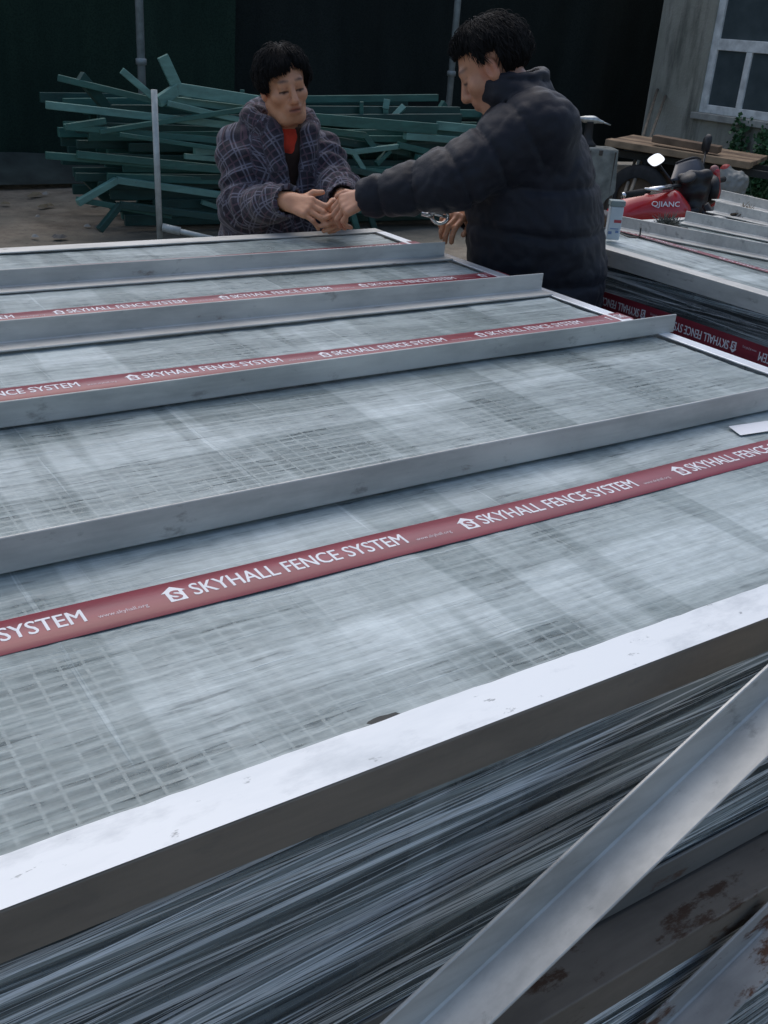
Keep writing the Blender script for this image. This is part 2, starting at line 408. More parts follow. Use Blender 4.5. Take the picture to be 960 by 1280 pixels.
# ------------------------------------------------------------------ building with window at the right
def building():
    X0 = 10.2
    root = empty('concrete_building', (X0, 8.5, 0), 'weathered concrete building with a white framed window and ivy below the sill', 'building')
    t = NT('stained_render')
    big = t.noise(scale=1.1, detail=6, rough=.6); st = t.noise(t.map((4, 4, .7)), 1.3, 6, .65); fine = t.noise(scale=40, detail=4)
    c = t.ramp(big, [(.3, (.27, .27, .22)), (.55, (.40, .39, .33)), (.75, (.50, .48, .42))])
    c = t.mix(t.ramp(st, [(.5, 0.), (.68, .75)]), c, (.09, .095, .08))
    soot = t.ramp(t.sep(t.co)[2], [(.0, 1.), (.2, 1.)])
    t.set(col=c, rough=.9); t.bump(t.math('ADD', st, fine), .4, .02)
    wall_m = t.m
    # window opening measured on the wall plane
    L0 = at_x(880, 90, X0)[1]; 
    sill_z = at_x(873, 140, X0)[2]
    def yy(px, py): return at_x(px, py, X0)[1]
    y_far = yy(884, 70)                 # frame's outer edge, far side
    corner = yy(815, 90)
    y_near = y_far - 1.9
    z_top = sill_z + 1.75
    z_mid = at_x(893, 55, X0)[2]
    def Lc(x, y, z): return (x - X0, y - 8.5, z)
    def bx(name, lo, hi, mat, par=root):
        b = MB(); b.box(Lc(*lo), Lc(*hi)); return b.build(name, mat, par)
    th = .28
    w = MB()
    w.box(Lc(X0, y_far, 0), Lc(X0 + th, corner, 4.2))
    w.box(Lc(X0, 2.0, 0), Lc(X0 + th, y_near, 4.2))
    w.box(Lc(X0, y_near, 0), Lc(X0 + th, y_far, sill_z - .03))
    w.box(Lc(X0, y_near, z_top), Lc(X0 + th, y_far, 4.2))
    w.box(Lc(X0 + th, corner - .3, 0), Lc(X0 + 4, corner, 4.2))
    w.build('wall', wall_m, root)
    fm = plain('old_white_frame', (.66, .68, .66), .6, 0, .25, 9)
    win = empty('window', (0, 0, 0)); win.parent = root
    def fr(name, lo, hi): return bevel(bx(name, lo, hi, fm, win), .006)
    d0, d1 = X0 + .03, X0 + .11
    jw = .10
    fr('window_frame', (d0, y_far - jw, sill_z), (d1, y_far, z_top))
    fr('window_frame', (d0, y_near, sill_z), (d1, y_near + jw, z_top))
    fr('window_frame', (d0 + .003, y_near + jw, sill_z), (d1 - .003, y_far - jw, sill_z + .09))
    fr('window_frame', (d0 + .003, y_near + jw, z_mid - .06), (d1 - .003, y_far - jw, z_mid + .06))
    fr('window_frame', (d0 + .003, y_near + jw, z_top - .09), (d1 - .003, y_far - jw, z_top))
    ym = yy(927, 100)
    fr('window_frame', (d0 + .006, ym - .04, sill_z + .09), (d1 - .006, ym + .04, z_mid - .06))
    fr('window_frame', (d0 + .006, y_near + .6, sill_z + .09), (d1 - .006, y_near + .68, z_mid - .06))
    gt = NT('dusty_dark_glass'); n = gt.noise(scale=3, detail=5)
    gt.set(col=gt.ramp(n, [(.3, (.045, .062, .068)), (.7, (.09, .115, .12))]), rough=.22, spec=.5)
    for (a, b_, z0, z1) in ((ym + .04, y_far - jw, sill_z + .09, z_mid - .06), (y_near + .68, ym - .04, sill_z + .09, z_mid - .06),
                            (y_near + jw, y_near + .6, sill_z + .09, z_mid - .06), (y_near + jw, y_far - jw, z_mid + .06, z_top - .09)):
        bx('window_pane', (X0 + .06, a, z0), (X0 + .068, b_, z1), gt.m, win)
    bevel(bx('window_sill', (X0 - .07, y_near - .05, sill_z - .075), (X0 + .05, y_far + .03, sill_z - .002), plain('sill_cement', (.33, .33, .30), .85), win), .008)
    # soot mark is part of the wall's wear: a shallow smeared render patch beside the corner
    rs = np.random.RandomState(5)
    # ivy under the sill
    iv = empty('ivy_plant', (X0 - .05, yy(945, 170), 0), 'dark green ivy climbing the concrete wall under the window sill', 'plant')
    b = MB(); s = MB()
    o0 = np.array([X0 - .05, yy(945, 170), 0])
    tips = []
    for k in range(9):
        pts = []; y = rs.uniform(-.5, .4); z = 0
        while z < sill_z - .05 + rs.uniform(-.2, .1):
            pts.append((-.02 - rs.rand() * .03, y, z)); y += rs.uniform(-.07, .07); z += .09
        if len(pts) > 2: s.tube(pts, .006, 5); tips += pts
    for k in range(3000):
        q = np.array(tips[rs.randint(len(tips))]) + rs.normal(0, .05, 3); q[0] = -abs(q[0]) - .01; q[2] = max(.02, q[2])
        if q[2] > .25 + .75 * rs.rand() ** .5 or q[2] < .2 * rs.rand(): pass
        d = rs.normal(0, 1, 3); d[0] -= .6; d /= np.linalg.norm(d); e = np.cross(d, rs.normal(0, 1, 3)); e /= np.linalg.norm(e); l = rs.uniform(.03, .065)
        b.add([q, q + e * l * .45 + d * l * .5, q + d * l * 1.1, q - e * l * .45 + d * l * .5], [(0, 1, 2, 3)])
    s.build('stem', plain('ivy_stem', (.06, .05, .03), .8), iv)
    b.build('foliage', plain('ivy_leaf', (.045, .12, .05), .5, 0, .5, 12), iv)
    return X0, sill_z, yy
BX, SILL, WYY = building()

# ------------------------------------------------------------------ printed tape
TXT = {}
def text_geo(s, offset=0.0):
    key = (s, offset)
    if key in TXT: return TXT[key]
    cu = bpy.data.curves.new('lettering', 'FONT'); cu.body = s; cu.size = 1; cu.resolution_u = 3; cu.offset = offset
    ob = bpy.data.objects.new('lettering', cu); COL.objects.link(ob)
    dg = bpy.context.evaluated_depsgraph_get()
    me = bpy.data.meshes.new_from_object(ob.evaluated_get(dg))
    v = np.array([tuple(p.co[:2]) for p in me.vertices]); f = [tuple(p.vertices) for p in me.polygons]
    bpy.data.objects.remove(ob); bpy.data.curves.remove(cu); bpy.data.meshes.remove(me)
    v -= v.min(0); TXT[key] = (v, f); return TXT[key]

def tape(parent, fn, length, width, phase, period=.418, flip=False, mat=None, nseg=None, name='printed_tape'):
    """fn(s,t,h) maps metres along, metres across (0..width), height -> local point."""
    nseg = nseg or int(length / .03); nw = 4
    P = np.array([[fn(s, t, 0.0) for t in (0, .006, width - .006, width)] for s in np.linspace(0, length, nseg)])
    tp = link(name, grid_mesh(name, P), mat or M['tape'], parent, True)
    def put(mb, v, f, s0, t0, h=.0003):
        vs = []
        for a, b in v:
            s, t = s0 + a, t0 + b
            if flip: s, t = length - s, width - t
            vs.append(fn(s, t, h))
        mb.add(vs, f)
    k0 = int(math.floor((0 - phase) / period)) - 1
    kx = period / .418
    for k in range(k0, int(length / period) + 2):
        s0 = phase + k * period
        ok = lambda p, q: s0 + p * kx > 0.002 and s0 + q * kx < length - .002
        SX = np.array([kx, 1.0])
        if ok(0, .028):                      # white house emblem with a letter cut through it
            hh = width * .50; b0 = width * .25
            hv = np.array([(.004, b0), (.0245, b0), (.0245, b0 + hh * .62), (.029, b0 + hh * .62), (.0143, b0 + hh), (-.0005, b0 + hh * .62), (.004, b0 + hh * .62)]) * SX
            mb = MB(); put(mb, hv, [(0, 1, 2, 6), (5, 6, 2, 3, 4)], s0, 0); mb.build('house_emblem', M['ink'], tp)
            v, f = text_geo('S', .03); sc = np.array([.0125 * kx / v[:, 0].max(), hh * .60 / v[:, 1].max()])
            mb = MB(); put(mb, v * sc, f, s0 + .0083 * kx, b0 + hh * .09, .0006); mb.build('emblem_letter', M['tape'], tp)
        v, f = text_geo('SKYHALL FENCE SYSTEM', .0)
        sc = np.array([.294 * kx / v[:, 0].max(), width * .40 / v[:, 1].max()]); vv = v * sc; x0 = s0 + .034 * kx
        ff = [q for q in f if all(0.004 < x0 + vv[i][0] < length - .004 for i in q)]
        if ff:                               # where the tape ends inside a word only the letters that fit stay
            used = sorted({i for q in ff for i in q}); mp = {i: j for j, i in enumerate(used)}; ff = [tuple(mp[i] for i in q) for q in ff]
            mb = MB(); put(mb, vv[used], ff, x0, width * .29); put(mb, vv[used], ff, x0 + .0008, width * .29 + .0003, .0004); mb.build('lettering', M['ink'], tp)
        if ok(.340, .397):
            v, f = text_geo('www.skyhall.org', .0); sc = np.array([.056 * kx / v[:, 0].max(), width * .14 / v[:, 1].max()])
            mb = MB(); put(mb, v * sc, f, s0 + .341 * kx, width * .26); mb.build('web_address', M['ink_faint'], tp)
    return tp

# ------------------------------------------------------------------ steel angle
def angle(name, a, b, foot, up, fl=.05, up_h=.05, th=.004, mat=None, parent=None, label=None, cat='steel angle', group=None, sag=0.0, nseg=24, seed=1):
    """L section from a to b; corner line is a-b, one flange along 'foot', the other along 'up'."""
    a = np.array(a, float); b = np.array(b, float); foot = np.array(foot, float); up = np.array(up, float)
    fo = foot / np.linalg.norm(foot); u = up / np.linalg.norm(up)
    r = .0022
    prof = [(0, r), (r * .3, r * .3), (r, 0), (fl - .001, 0), (fl, .001), (fl, th - .001), (fl - .001, th), (th + r, th), (th, th + r), (th, up_h - .001), (th - .001, up_h), (.001, up_h), (0, up_h - .001)]
    org = a
    L = np.linalg.norm(b - a)
    vs = []; fs = []; n = len(prof)
    for i in range(nseg + 1):
        s = i / nseg
        w = (vnoise(np.array([s * L * 3.0]), np.array([seed * 3.7]), seed)[0]) * .0025
        c = (b - a) * s + u * w * .4 + fo * w
        for (p, q) in prof: vs.append(c + fo * p + u * q)
    for i in range(nseg):
        for k in range(n): fs.append((i*n+k, i*n+(k+1)%n, (i+1)*n+(k+1)%n, (i+1)*n+k))
    fs.append(tuple(range(n))); fs.append(tuple(nseg*n + k for k in range(n - 1, -1, -1)))
    mb = MB(); mb.add(vs, fs)
    o = mb.build(name, mat or M['steel'], parent)
    o.location = org
    if label: tag(o, label, cat, group)
    return o

# ------------------------------------------------------------------ wrapped bundles of mesh panels
def film_height(X, Y, seed):
    return (.0022 * vnoise(X * 1.3, Y * 24, seed) + .0016 * vnoise(X * 5, Y * 70, seed + 1) + .003 * vnoise(X * 2.0, Y * 3, seed + 2)
            + .0016 * vnoise((X + .17 * Y) * 40, Y * 1.5, seed + 3))
def bundle(root, x0, x1, y0, y1, z_bot, z_top, seed, row=.0155, col=.0245, fine=True, side_only=False):
    rs = np.random.RandomState(seed)
    # panels stacked flat: each a slab of dark wire edges
    n = max(6, int((z_top - z_bot - .03) / .026))
    zs = np.linspace(z_bot + .012, z_top - .034, n)
    mb = MB(); mb.box((x0 + .012, y0 + .012, -.008), (x1 - .02, y1 - .012, .008)); pm = mb.mesh('fence_panel'); pm.materials.append(M['core'])
    for i, z in enumerate(zs):
        o = link('fence_panel', pm, None, root); o.location = (rs.uniform(-.006, .002), rs.uniform(-.004, .010), z)
    # wire ends along the front face
    mb = MB()
    for x in np.arange(x0 + .02, x1 - .02, .05):
        for z in zs[::1]:
            mb.box((x, y0 + .003, z - .003), (x + .005, y0 + .02, z + .003))
    o = mb.build('wire_ends', M['panel_edge'], root); o['kind'] = 'stuff'
    # top panel: welded wire grid
    mb = MB()
    def wires(z, w, dy):
        for y in np.arange(y0 + .02 + dy, y1 - .01, row):
            yy = y + rs.uniform(-.0006, .0006); mb.box((x0 + .01, yy - w, z - .003), (x1 - .03, yy + w, z + .002))
        for x in np.arange(x0 + .02, x1 - .03, col):
            xx = x + rs.uniform(-.003, .003); mb.box((xx - w * .7, y0 + .012, z - .0015), (xx + w * .7, y1 - .012, z + .0027))
    if not side_only:
        wires(z_top - .012, .0024, 0)
        wires(z_top - .027, .0022, row * .4)
        o = mb.build('wire_mesh', M['wire'], root); o['kind'] = 'stuff'
        nx, ny = (300, 330) if fine else (150, 150)
        X, Y = np.meshgrid(np.linspace(x0 + .005, x1 - .012, nx), np.linspace(y0 + .002, y1 - .002, ny), indexing='ij')
        Z = z_top - .0022 + film_height(X, Y, seed)
        link('top_wrap', grid_mesh('top_wrap', np.stack([X, Y, Z], -1)), M['film_top'], root, True)
    # side film: front, right end, left end, back
    def side(fn, L, key, nx):
        S, Zz = np.meshgrid(np.linspace(0, L, nx), np.linspace(z_bot + .01, z_top - .006, 120), indexing='ij')
        off = .005 * vnoise(S * 1.0, (Zz + S * .05) * 30, seed + key) + .003 * vnoise(S * 2, (Zz - S * .06) * 75, seed + key + 1) + .008 * vnoise(S * .8, Zz * 7, seed + key + 2)
        link('side_wrap', grid_mesh('side_wrap', fn(S, Zz, off + .001)), M['film_side'], root, True)
    side(lambda S, Z, o: np.stack([x0 + S, y0 - np.abs(o) * .6 + .000, Z], -1), x1 - x0, 20, 220 if fine else 120)
    side(lambda S, Z, o: np.stack([x1 + np.abs(o) * .3 - .008, y0 + S, Z], -1), y1 - y0, 30, 80)
    side(lambda S, Z, o: np.stack([x0 - np.abs(o) * .3 + .008, y0 + S, Z], -1), y1 - y0, 40, 60)
    side(lambda S, Z, o: np.stack([x0 + S, y1 + np.abs(o) * .3 - .002, Z], -1), x1 - x0, 50, 80)

ZT = 1.0
def main_stack():
    XA, XB, YA, YB = -.75, 1.79, .578, 2.725
    root = empty('fence_panel_stack', (0, 0, 0), 'wide stack of wire fence panels in clear wrap under several red printed tapes', 'panel stack', 'wrapped stacks of fence panels')
    bundle(root, XA, XB, YA, YB, .625, ZT, 11)
    # frame rails that belong to the stack
    angle('edge_rail', (XA, YB + .028, ZT + .004), (XB + .03, YB + .028, ZT + .004), (0, -1, 0), (0, 0, -1), .055, .05, mat=M['steel'], parent=root)
    angle('end_rail', (1.822, YA + .06, ZT + .004), (1.822, YB - .03, ZT + .004), (-1, 0, 0), (0, 0, -1), .036, .04, mat=M['steel_white'], parent=root, seed=5)
    angle('bottom_rail', (XA, .570, .622), (XB + .02, .570, .622), (0, 1, 0), (0, 0, 1), .05, .046, mat=M['steel_dull'], parent=root, seed=7)
    # tapes over the top
    def top_tape(ya, yb, w, phase, x0=-.6, x1=1.83, hz=.0017, per=.418, wave=.0015):
        def fn(s, t, h):
            x = x0 + s; y = ya + (yb - ya) * (s / (x1 - x0)) + t + .0016 * math.sin(x * 3.1 + ya * 9) + .0008 * math.sin(x * 11)
            z = ZT + hz + h + wave * math.sin(x * 5 + ya * 7) * .6
            if x > 1.79: z += .002
            if t < .003 or t > w - .003: z -= .0035
            return (x, y, z)
        return tape(root, fn, x1 - x0, w, phase - x0, per)
    top_tape(.904, .903, .065, .364)
    top_tape(1.634, 1.626, .062, .590, per=.392)
    top_tape(2.082, 2.090, .062, .602, per=.380)
    top_tape(2.442, 2.488, .062, .60)
    # white delivery note stuck on the film, small tear patch with shade as colour
    b = MB(); b.add([(1.434, .996, ZT + .003), (1.62, .975, ZT + .003), (1.635, 1.012, ZT + .0035), (1.449, 1.034, ZT + .0035)], [(0, 1, 2, 3)])
    b.build('paper_slip', M['paper'], root)
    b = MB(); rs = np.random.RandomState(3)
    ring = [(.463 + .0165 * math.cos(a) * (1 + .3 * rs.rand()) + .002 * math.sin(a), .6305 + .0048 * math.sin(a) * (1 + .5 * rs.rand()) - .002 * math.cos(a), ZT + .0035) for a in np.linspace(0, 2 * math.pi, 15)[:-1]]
    b.add(ring, [tuple(range(14))]); b.build('tear_shade_patch', M['tear_shade'], root)
    # loose bars on top
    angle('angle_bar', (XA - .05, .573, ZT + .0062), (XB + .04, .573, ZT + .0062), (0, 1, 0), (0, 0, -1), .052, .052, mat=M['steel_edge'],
          label='dark steel angle capping the front edge of the stack under an added scuffed white sheen', seed=2)
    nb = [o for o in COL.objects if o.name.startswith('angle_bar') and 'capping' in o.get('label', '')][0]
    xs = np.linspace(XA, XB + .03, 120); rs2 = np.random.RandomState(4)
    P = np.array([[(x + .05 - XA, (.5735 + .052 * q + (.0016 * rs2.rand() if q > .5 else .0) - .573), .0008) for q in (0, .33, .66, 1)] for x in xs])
    wt = NT('painted_sheen_strip'); sm1 = wt.noise(wt.map((7, 16, 1)), 1.0, 6, .65); sm2 = wt.noise(wt.map((2.2, 9, 1), (0, 0, .5)), 1.0, 5, .7); sm3 = wt.noise(wt.map((26, 60, 1)), 1.0, 4, .7)
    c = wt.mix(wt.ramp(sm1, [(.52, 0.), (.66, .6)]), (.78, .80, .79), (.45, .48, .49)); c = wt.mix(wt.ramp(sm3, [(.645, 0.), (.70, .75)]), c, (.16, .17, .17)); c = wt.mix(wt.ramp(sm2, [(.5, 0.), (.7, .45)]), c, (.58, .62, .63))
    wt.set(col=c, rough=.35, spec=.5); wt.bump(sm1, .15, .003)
    link('sheen_strip', grid_mesh('sheen_strip', P), wt.m, nb, True)  # white sheet added on the flange, sky brightness put into its colour
    z = ZT + .0028
    angle('angle_bar', (XA - .02, 1.060, z), (XB + .04, 1.060, z), (0, 1, 0), (0, 0, 1), .05, .046, label='grey steel angle lying behind the long red tape with the paper slip', seed=3)
    angle('angle_bar', (XA - .06, 1.503, z), (1.834, 1.510, z), (0, 1, 0), (0, 0, 1), .05, .042, label='grey steel angle whose free end juts past the end rail towards the upside-down lettering', seed=4)
    angle('angle_bar', (XA, 1.932, z), (1.793, 1.925, z), (0, -1, 0), (0, 0, 1), .05, .046, label='grey steel angle with bright foot ending against the hem of the dark padded jacket', seed=5, mat=M['steel'])
    angle('angle_bar', (XA, 2.343, z), (1.790, 2.343, z), (0, -1, 0), (0, 0, 1), .05, .042, label='grey steel angle with bright foot running just below the joined hands', seed=6)

    low = empty('fence_panel_stack', (0, 0, 0), 'lower stack of fence panels carrying the wide wrapped stack, with a rust stained edge rail', 'panel stack', 'wrapped stacks of fence panels')
    bundle(low, XA, XB + .03, .512, YB, .14, .610, 23, side_only=True)
    angle('edge_rail', (XA, .506, .6145), (XB + .03, .506, .6145), (0, 1, 0), (0, 0, -1), .075, .052, mat=M['steel_low'], parent=low, seed=9)
    angle('bottom_rail', (XA, .505, .13), (XB + .03, .505, .13), (0, 1, 0), (0, 0, 1), .05, .05, mat=M['steel_dull'], parent=low, seed=10)
    wm = plain('old_timber', (.16, .12, .08), .85, 0, .35, 6)
    for x in (-.5, .5, 1.5):
        b = MB(); b.box((x - .05, .55, 0), (x + .05, 2.68, .128)); tag(bevel(b.build('timber_bearer', wm)), 'old timber bearer under the lower panel stack', 'timber', 'timber bearers under the stacks')
    # two loose angles leaning across the front
    d = np.array([.442, 0, .231]); d /= np.linalg.norm(d); nrm = np.array([-d[2], 0, d[0]])
    cA = np.array([.876, .499, .974])
    ta = (cA[2] - .012) / d[2]
    angle('angle_bar', cA - d * ta, cA + d * .14, (0, -1, 0), nrm, .05, .05, mat=M['steel'], label='pale steel angle leaning diagonally across the front of the wrapped stack', seed=12)
    cB = np.array([1.009, .497, .550])
    d2 = np.array([.442, 0, .205]); d2 /= np.linalg.norm(d2); n2 = np.array([-d2[2], 0, d2[0]])
    tb = (cB[2] - .012) / d2[2]
    angle('angle_bar', cB - d2 * tb, cB + d2 * .02, (0, -1, 0), n2, .05, .05, mat=M['steel_rust'], label='rust edged steel angle leaning low against the lower panel stack', seed=13)
main_stack()

def right_stack():
    # local x -> world -Y, local y -> world +X
    root = empty('fence_panel_stack', (2.385, 2.66, 0), 'wrapped fence panel stack with upside-down printed tape on its dark side', 'panel stack', 'wrapped stacks of fence panels')
    root.rotation_euler = (0, 0, -math.pi / 2)
    L, W = 2.11, 1.9
    bundle(root, 0, L, 0, W, .14, ZT, 37, fine=False)
    angle('edge_rail', (0, -.006, ZT + .005), (L, -.006, ZT + .005), (0, 1, 0), (0, 0, -1), .05, .05, mat=M['steel'], parent=root, seed=21)
    angle('end_rail', (-.006, .05, ZT + .003), (-.006, W, ZT + .003), (1, 0, 0), (0, 0, -1), .04, .04, mat=M['steel'], parent=root, seed=22)
    angle('edge_rail', (0, W + .006, ZT + .005), (L, W + .006, ZT + .005), (0, -1, 0), (0, 0, -1), .05, .05, mat=M['steel'], parent=root, seed=23)
    # top tape and the inverted side tape
    def fn(s, t, h):
        x = .06 + s; return (x, .275 + t + .02 * (s - .6) * .3, ZT + .004 + h + .002 * math.sin(x * 6))
    tape(root, fn, 1.9, .03, .1)
    def fs(s, t, h):
        x = .0 + s; return (x, -.018 - h + .004 * math.sin(x * 5), ZT - .188 + t + .006 * math.sin(x * 2.3))
    tape(root, fs, 1.95, .062, .311, .348, flip=True)
    # side tape runs round the wrap; loose angles on top, world placed
    def wbar(p, q, label, seed, h=.042, mat=None):
        p = np.array(p); q = np.array(q); dd = q - p; f = np.array([-dd[1], dd[0], 0]);
        if f[0] < 0: f = -f
        angle('angle_bar', p, q, -f, (0, 0, 1), .05, h, label=label, seed=seed, mat=mat)
    z = ZT + .0035
    wbar((2.704, 2.560, z), (3.004, 1.451, z), 'grey steel angle beside the small tin and bent wire on the motorcycle side stack', 31)
    wbar((3.076, 2.580, z), (3.244, 1.663, z), 'grey steel angle lying between two frayed tufts on the motorcycle side stack', 32)
    wbar((3.416, 2.728, z), (3.433, 1.873, z), 'grey steel angle behind the brown tuft on the motorcycle side stack', 33)
    wbar((3.723, 2.956, z), (3.655, 2.092, z), 'grey steel angle along the far edge of the motorcycle side stack', 34)
    wm = plain('weathered_timber', (.15, .115, .08), .85, 0, .35, 6)
    for y in (.8, 1.6, 2.4):
        b = MB(); b.box((2.42, y - .05, 0), (4.25, y + .05, .128)); tag(bevel(b.build('timber_bearer', wm)), 'old timber bearer under the motorcycle side stack', 'timber', 'timber bearers under the motorcycle side stack')
right_stack()

# ------------------------------------------------------------------ implicit surfaces for the figures
class Vol:
    def __init__(s, lo, hi, h):
        s.lo = np.array(lo, float); s.h = h
        s.n = np.ceil((np.array(hi, float) - s.lo) / h).astype(int) + 1
        s.D = np.full(s.n, 9.0, np.float32); s.prims = []
    def _sub(s, lo, hi):
        i0 = np.clip(np.floor((np.array(lo) - s.lo) / s.h).astype(int), 0, s.n - 1)
        i1 = np.clip(np.ceil((np.array(hi) - s.lo) / s.h).astype(int) + 1, 1, s.n)
        sl = tuple(slice(a, b) for a, b in zip(i0, i1))
        ax = [(s.lo[k] + s.h * np.arange(i0[k], i1[k])).astype(np.float32) for k in range(3)]
        return sl, ax[0][:, None, None], ax[1][None, :, None], ax[2][None, None, :]
    def _op(s, sl, d, k, op):
        D = s.D[sl]
        if op == 'sub':
            a, b = D, -d
            h = np.clip(.5 - .5 * (b - a) / k, 0, 1); s.D[sl] = b * (1 - h) + a * h + k * h * (1 - h)
        else:
            h = np.clip(.5 + .5 * (d - D) / k, 0, 1); s.D[sl] = d * (1 - h) + D * h - k * h * (1 - h)
    def cap(s, a, b, ra, rb, k=.01, op='add', flat=None, pid=None):
        """tapered capsule; flat=(axis, f) squeezes it along axis by f (<1 thinner)"""
        a = np.array(a, float); b = np.array(b, float); m = max(ra, rb) + max(.06, k)
        sl, X, Y, Z = s._sub(np.minimum(a, b) - m, np.maximum(a, b) + m)
        ba = b - a; L2 = max(1e-9, ba @ ba)
        px, py, pz = X - a[0], Y - a[1], Z - a[2]
        t = np.clip((px * ba[0] + py * ba[1] + pz * ba[2]) / L2, 0, 1)
        qx, qy, qz = px - t * ba[0], py - t * ba[1], pz - t * ba[2]
        r = ra + (rb - ra) * t
        if flat is not None:
            e = np.array(flat[0], float); e /= np.linalg.norm(e); f = flat[1]
            c = (qx * e[0] + qy * e[1] + qz * e[2]) * (1 / f - 1)
            qx, qy, qz = qx + c * e[0], qy + c * e[1], qz + c * e[2]
        d = np.sqrt(qx * qx + qy * qy + qz * qz) - r
        if flat is not None: d = d * min(1, flat[1] * 1.3)
        s._op(sl, d.astype(np.float32), k, op)
        if pid is not None: s.prims.append(('cap', a, b, ra, rb, pid))
    def ell(s, c, rad, B=None, k=.01, op='add'):
        """ellipsoid, radii along the rows of B"""
        c = np.array(c, float); B = np.eye(3) if B is None else np.array(B, float); rad = np.array(rad, float)
        m = rad.max() + max(.06, k)
        sl, X, Y, Z = s._sub(c - m, c + m)
        p = [X - c[0], Y - c[1], Z - c[2]]
        q = [(p[0] * B[i][0] + p[1] * B[i][1] + p[2] * B[i][2]) / rad[i] for i in range(3)]
        k0 = np.sqrt(q[0] ** 2 + q[1] ** 2 + q[2] ** 2)
        k1 = np.sqrt((q[0] / rad[0]) ** 2 + (q[1] / rad[1]) ** 2 + (q[2] / rad[2]) ** 2) + 1e-6
        s._op(sl, (k0 * (k0 - 1) / k1).astype(np.float32), k, op)
    def loft(s, levels, ex, ey, k=.02, op='add', pid=None):
        """levels (z, cx, cy, rx, ry), rx along ex, ry along ey (horizontal unit vectors)"""
        lv = np.array(sorted(levels)); m = lv[:, 3:].max() + .08
        lo = [lv[:, 1].min() - m, lv[:, 2].min() - m, lv[0, 0] - .06]; hi = [lv[:, 1].max() + m, lv[:, 2].max() + m, lv[-1, 0] + .06]
        sl, X, Y, Z = s._sub(lo, hi)
        cx, cy, rx, ry = [np.interp(Z, lv[:, 0], lv[:, i]) for i in (1, 2, 3, 4)]
        dx, dy = X - cx, Y - cy
        u = (dx * ex[0] + dy * ex[1]) / rx; v = (dx * ey[0] + dy * ey[1]) / ry
        d = ((np.abs(u) ** 2.3 + np.abs(v) ** 2.3) ** (1 / 2.3) - 1) * np.minimum(rx, ry)
        d = np.maximum(d, np.maximum(lv[0, 0] - Z, Z - lv[-1, 0]))
        s._op(sl, d.astype(np.float32), k, op)
        if pid is not None: s.prims.append(('loft', lv, ex, ey, 0, pid))
    def surface(s, smooth=2):
        D = s.D; S = D < 0; n = D.shape
        c = np.zeros((n[0]-1, n[1]-1, n[2]-1), np.int8)
        for i in (0, 1):
            for j in (0, 1):
                for k in (0, 1): c += S[i:n[0]-1+i, j:n[1]-1+j, k:n[2]-1+k]
        cells = np.argwhere((c > 0) & (c < 8)); N = len(cells)
        idx = np.full(c.shape, -1, np.int64); idx[tuple(cells.T)] = np.arange(N)
        acc = np.zeros((N, 3)); cnt = np.zeros(N)
        off = [np.array(o) for o in np.ndindex(2, 2, 2)]
        vals = {tuple(o): D[tuple((cells + o).T)].astype(float) for o in off}
        for o in off:
            for ax in range(3):
                if o[ax] == 1: continue
                o2 = o.copy(); o2[ax] = 1
                v0, v1 = vals[tuple(o)], vals[tuple(o2)]
                m = (v0 < 0) != (v1 < 0)
                t = np.where(m, v0 / np.where(v0 - v1 == 0, 1, v0 - v1), 0)
                p = np.repeat(o[None].astype(float), N, 0); p[:, ax] = t
                acc[m] += p[m]; cnt[m] += 1
        V = (cells + acc / cnt[:, None]) * s.h + s.lo
        F = []
        for ax in range(3):
            a, b = (ax + 1) % 3, (ax + 2) % 3
            sl0 = [slice(None)] * 3; sl1 = [slice(None)] * 3
            sl0[ax] = slice(0, -1); sl1[ax] = slice(1, None)
            e = np.argwhere(S[tuple(sl0)] != S[tuple(sl1)])
            e = e[(e[:, a] > 0) & (e[:, b] > 0) & (e[:, a] < n[a]-1) & (e[:, b] < n[b]-1)]
            ins = S[tuple(e.T)]
            q = []
            for da, db in ((1, 1), (0, 1), (0, 0), (1, 0)):
                g = e.copy(); g[:, a] -= da; g[:, b] -= db; q.append(idx[tuple(g.T)])
            q = np.stack(q, 1); q[~ins] = q[~ins][:, ::-1]
            F.append(q)
        F = np.concatenate(F); F = F[(F >= 0).all(1)]
        for _ in range(smooth):
            A = np.zeros_like(V); C = np.zeros(len(V))
            for i in range(4):
                j = (i + 1) % 4
                np.add.at(A, F[:, i], V[F[:, j]]); np.add.at(C, F[:, i], 1)
                np.add.at(A, F[:, j], V[F[:, i]]); np.add.at(C, F[:, j], 1)
            V = V * .5 + .5 * A / np.maximum(C, 1)[:, None]
        return V, F
def vnormals(V, F):
    n = np.cross(V[F[:, 2]] - V[F[:, 0]], V[F[:, 3]] - V[F[:, 1]]); N = np.zeros_like(V)
    for i in range(4): np.add.at(N, F[:, i], n)
    return N / np.maximum(1e-12, np.linalg.norm(N, axis=1))[:, None]
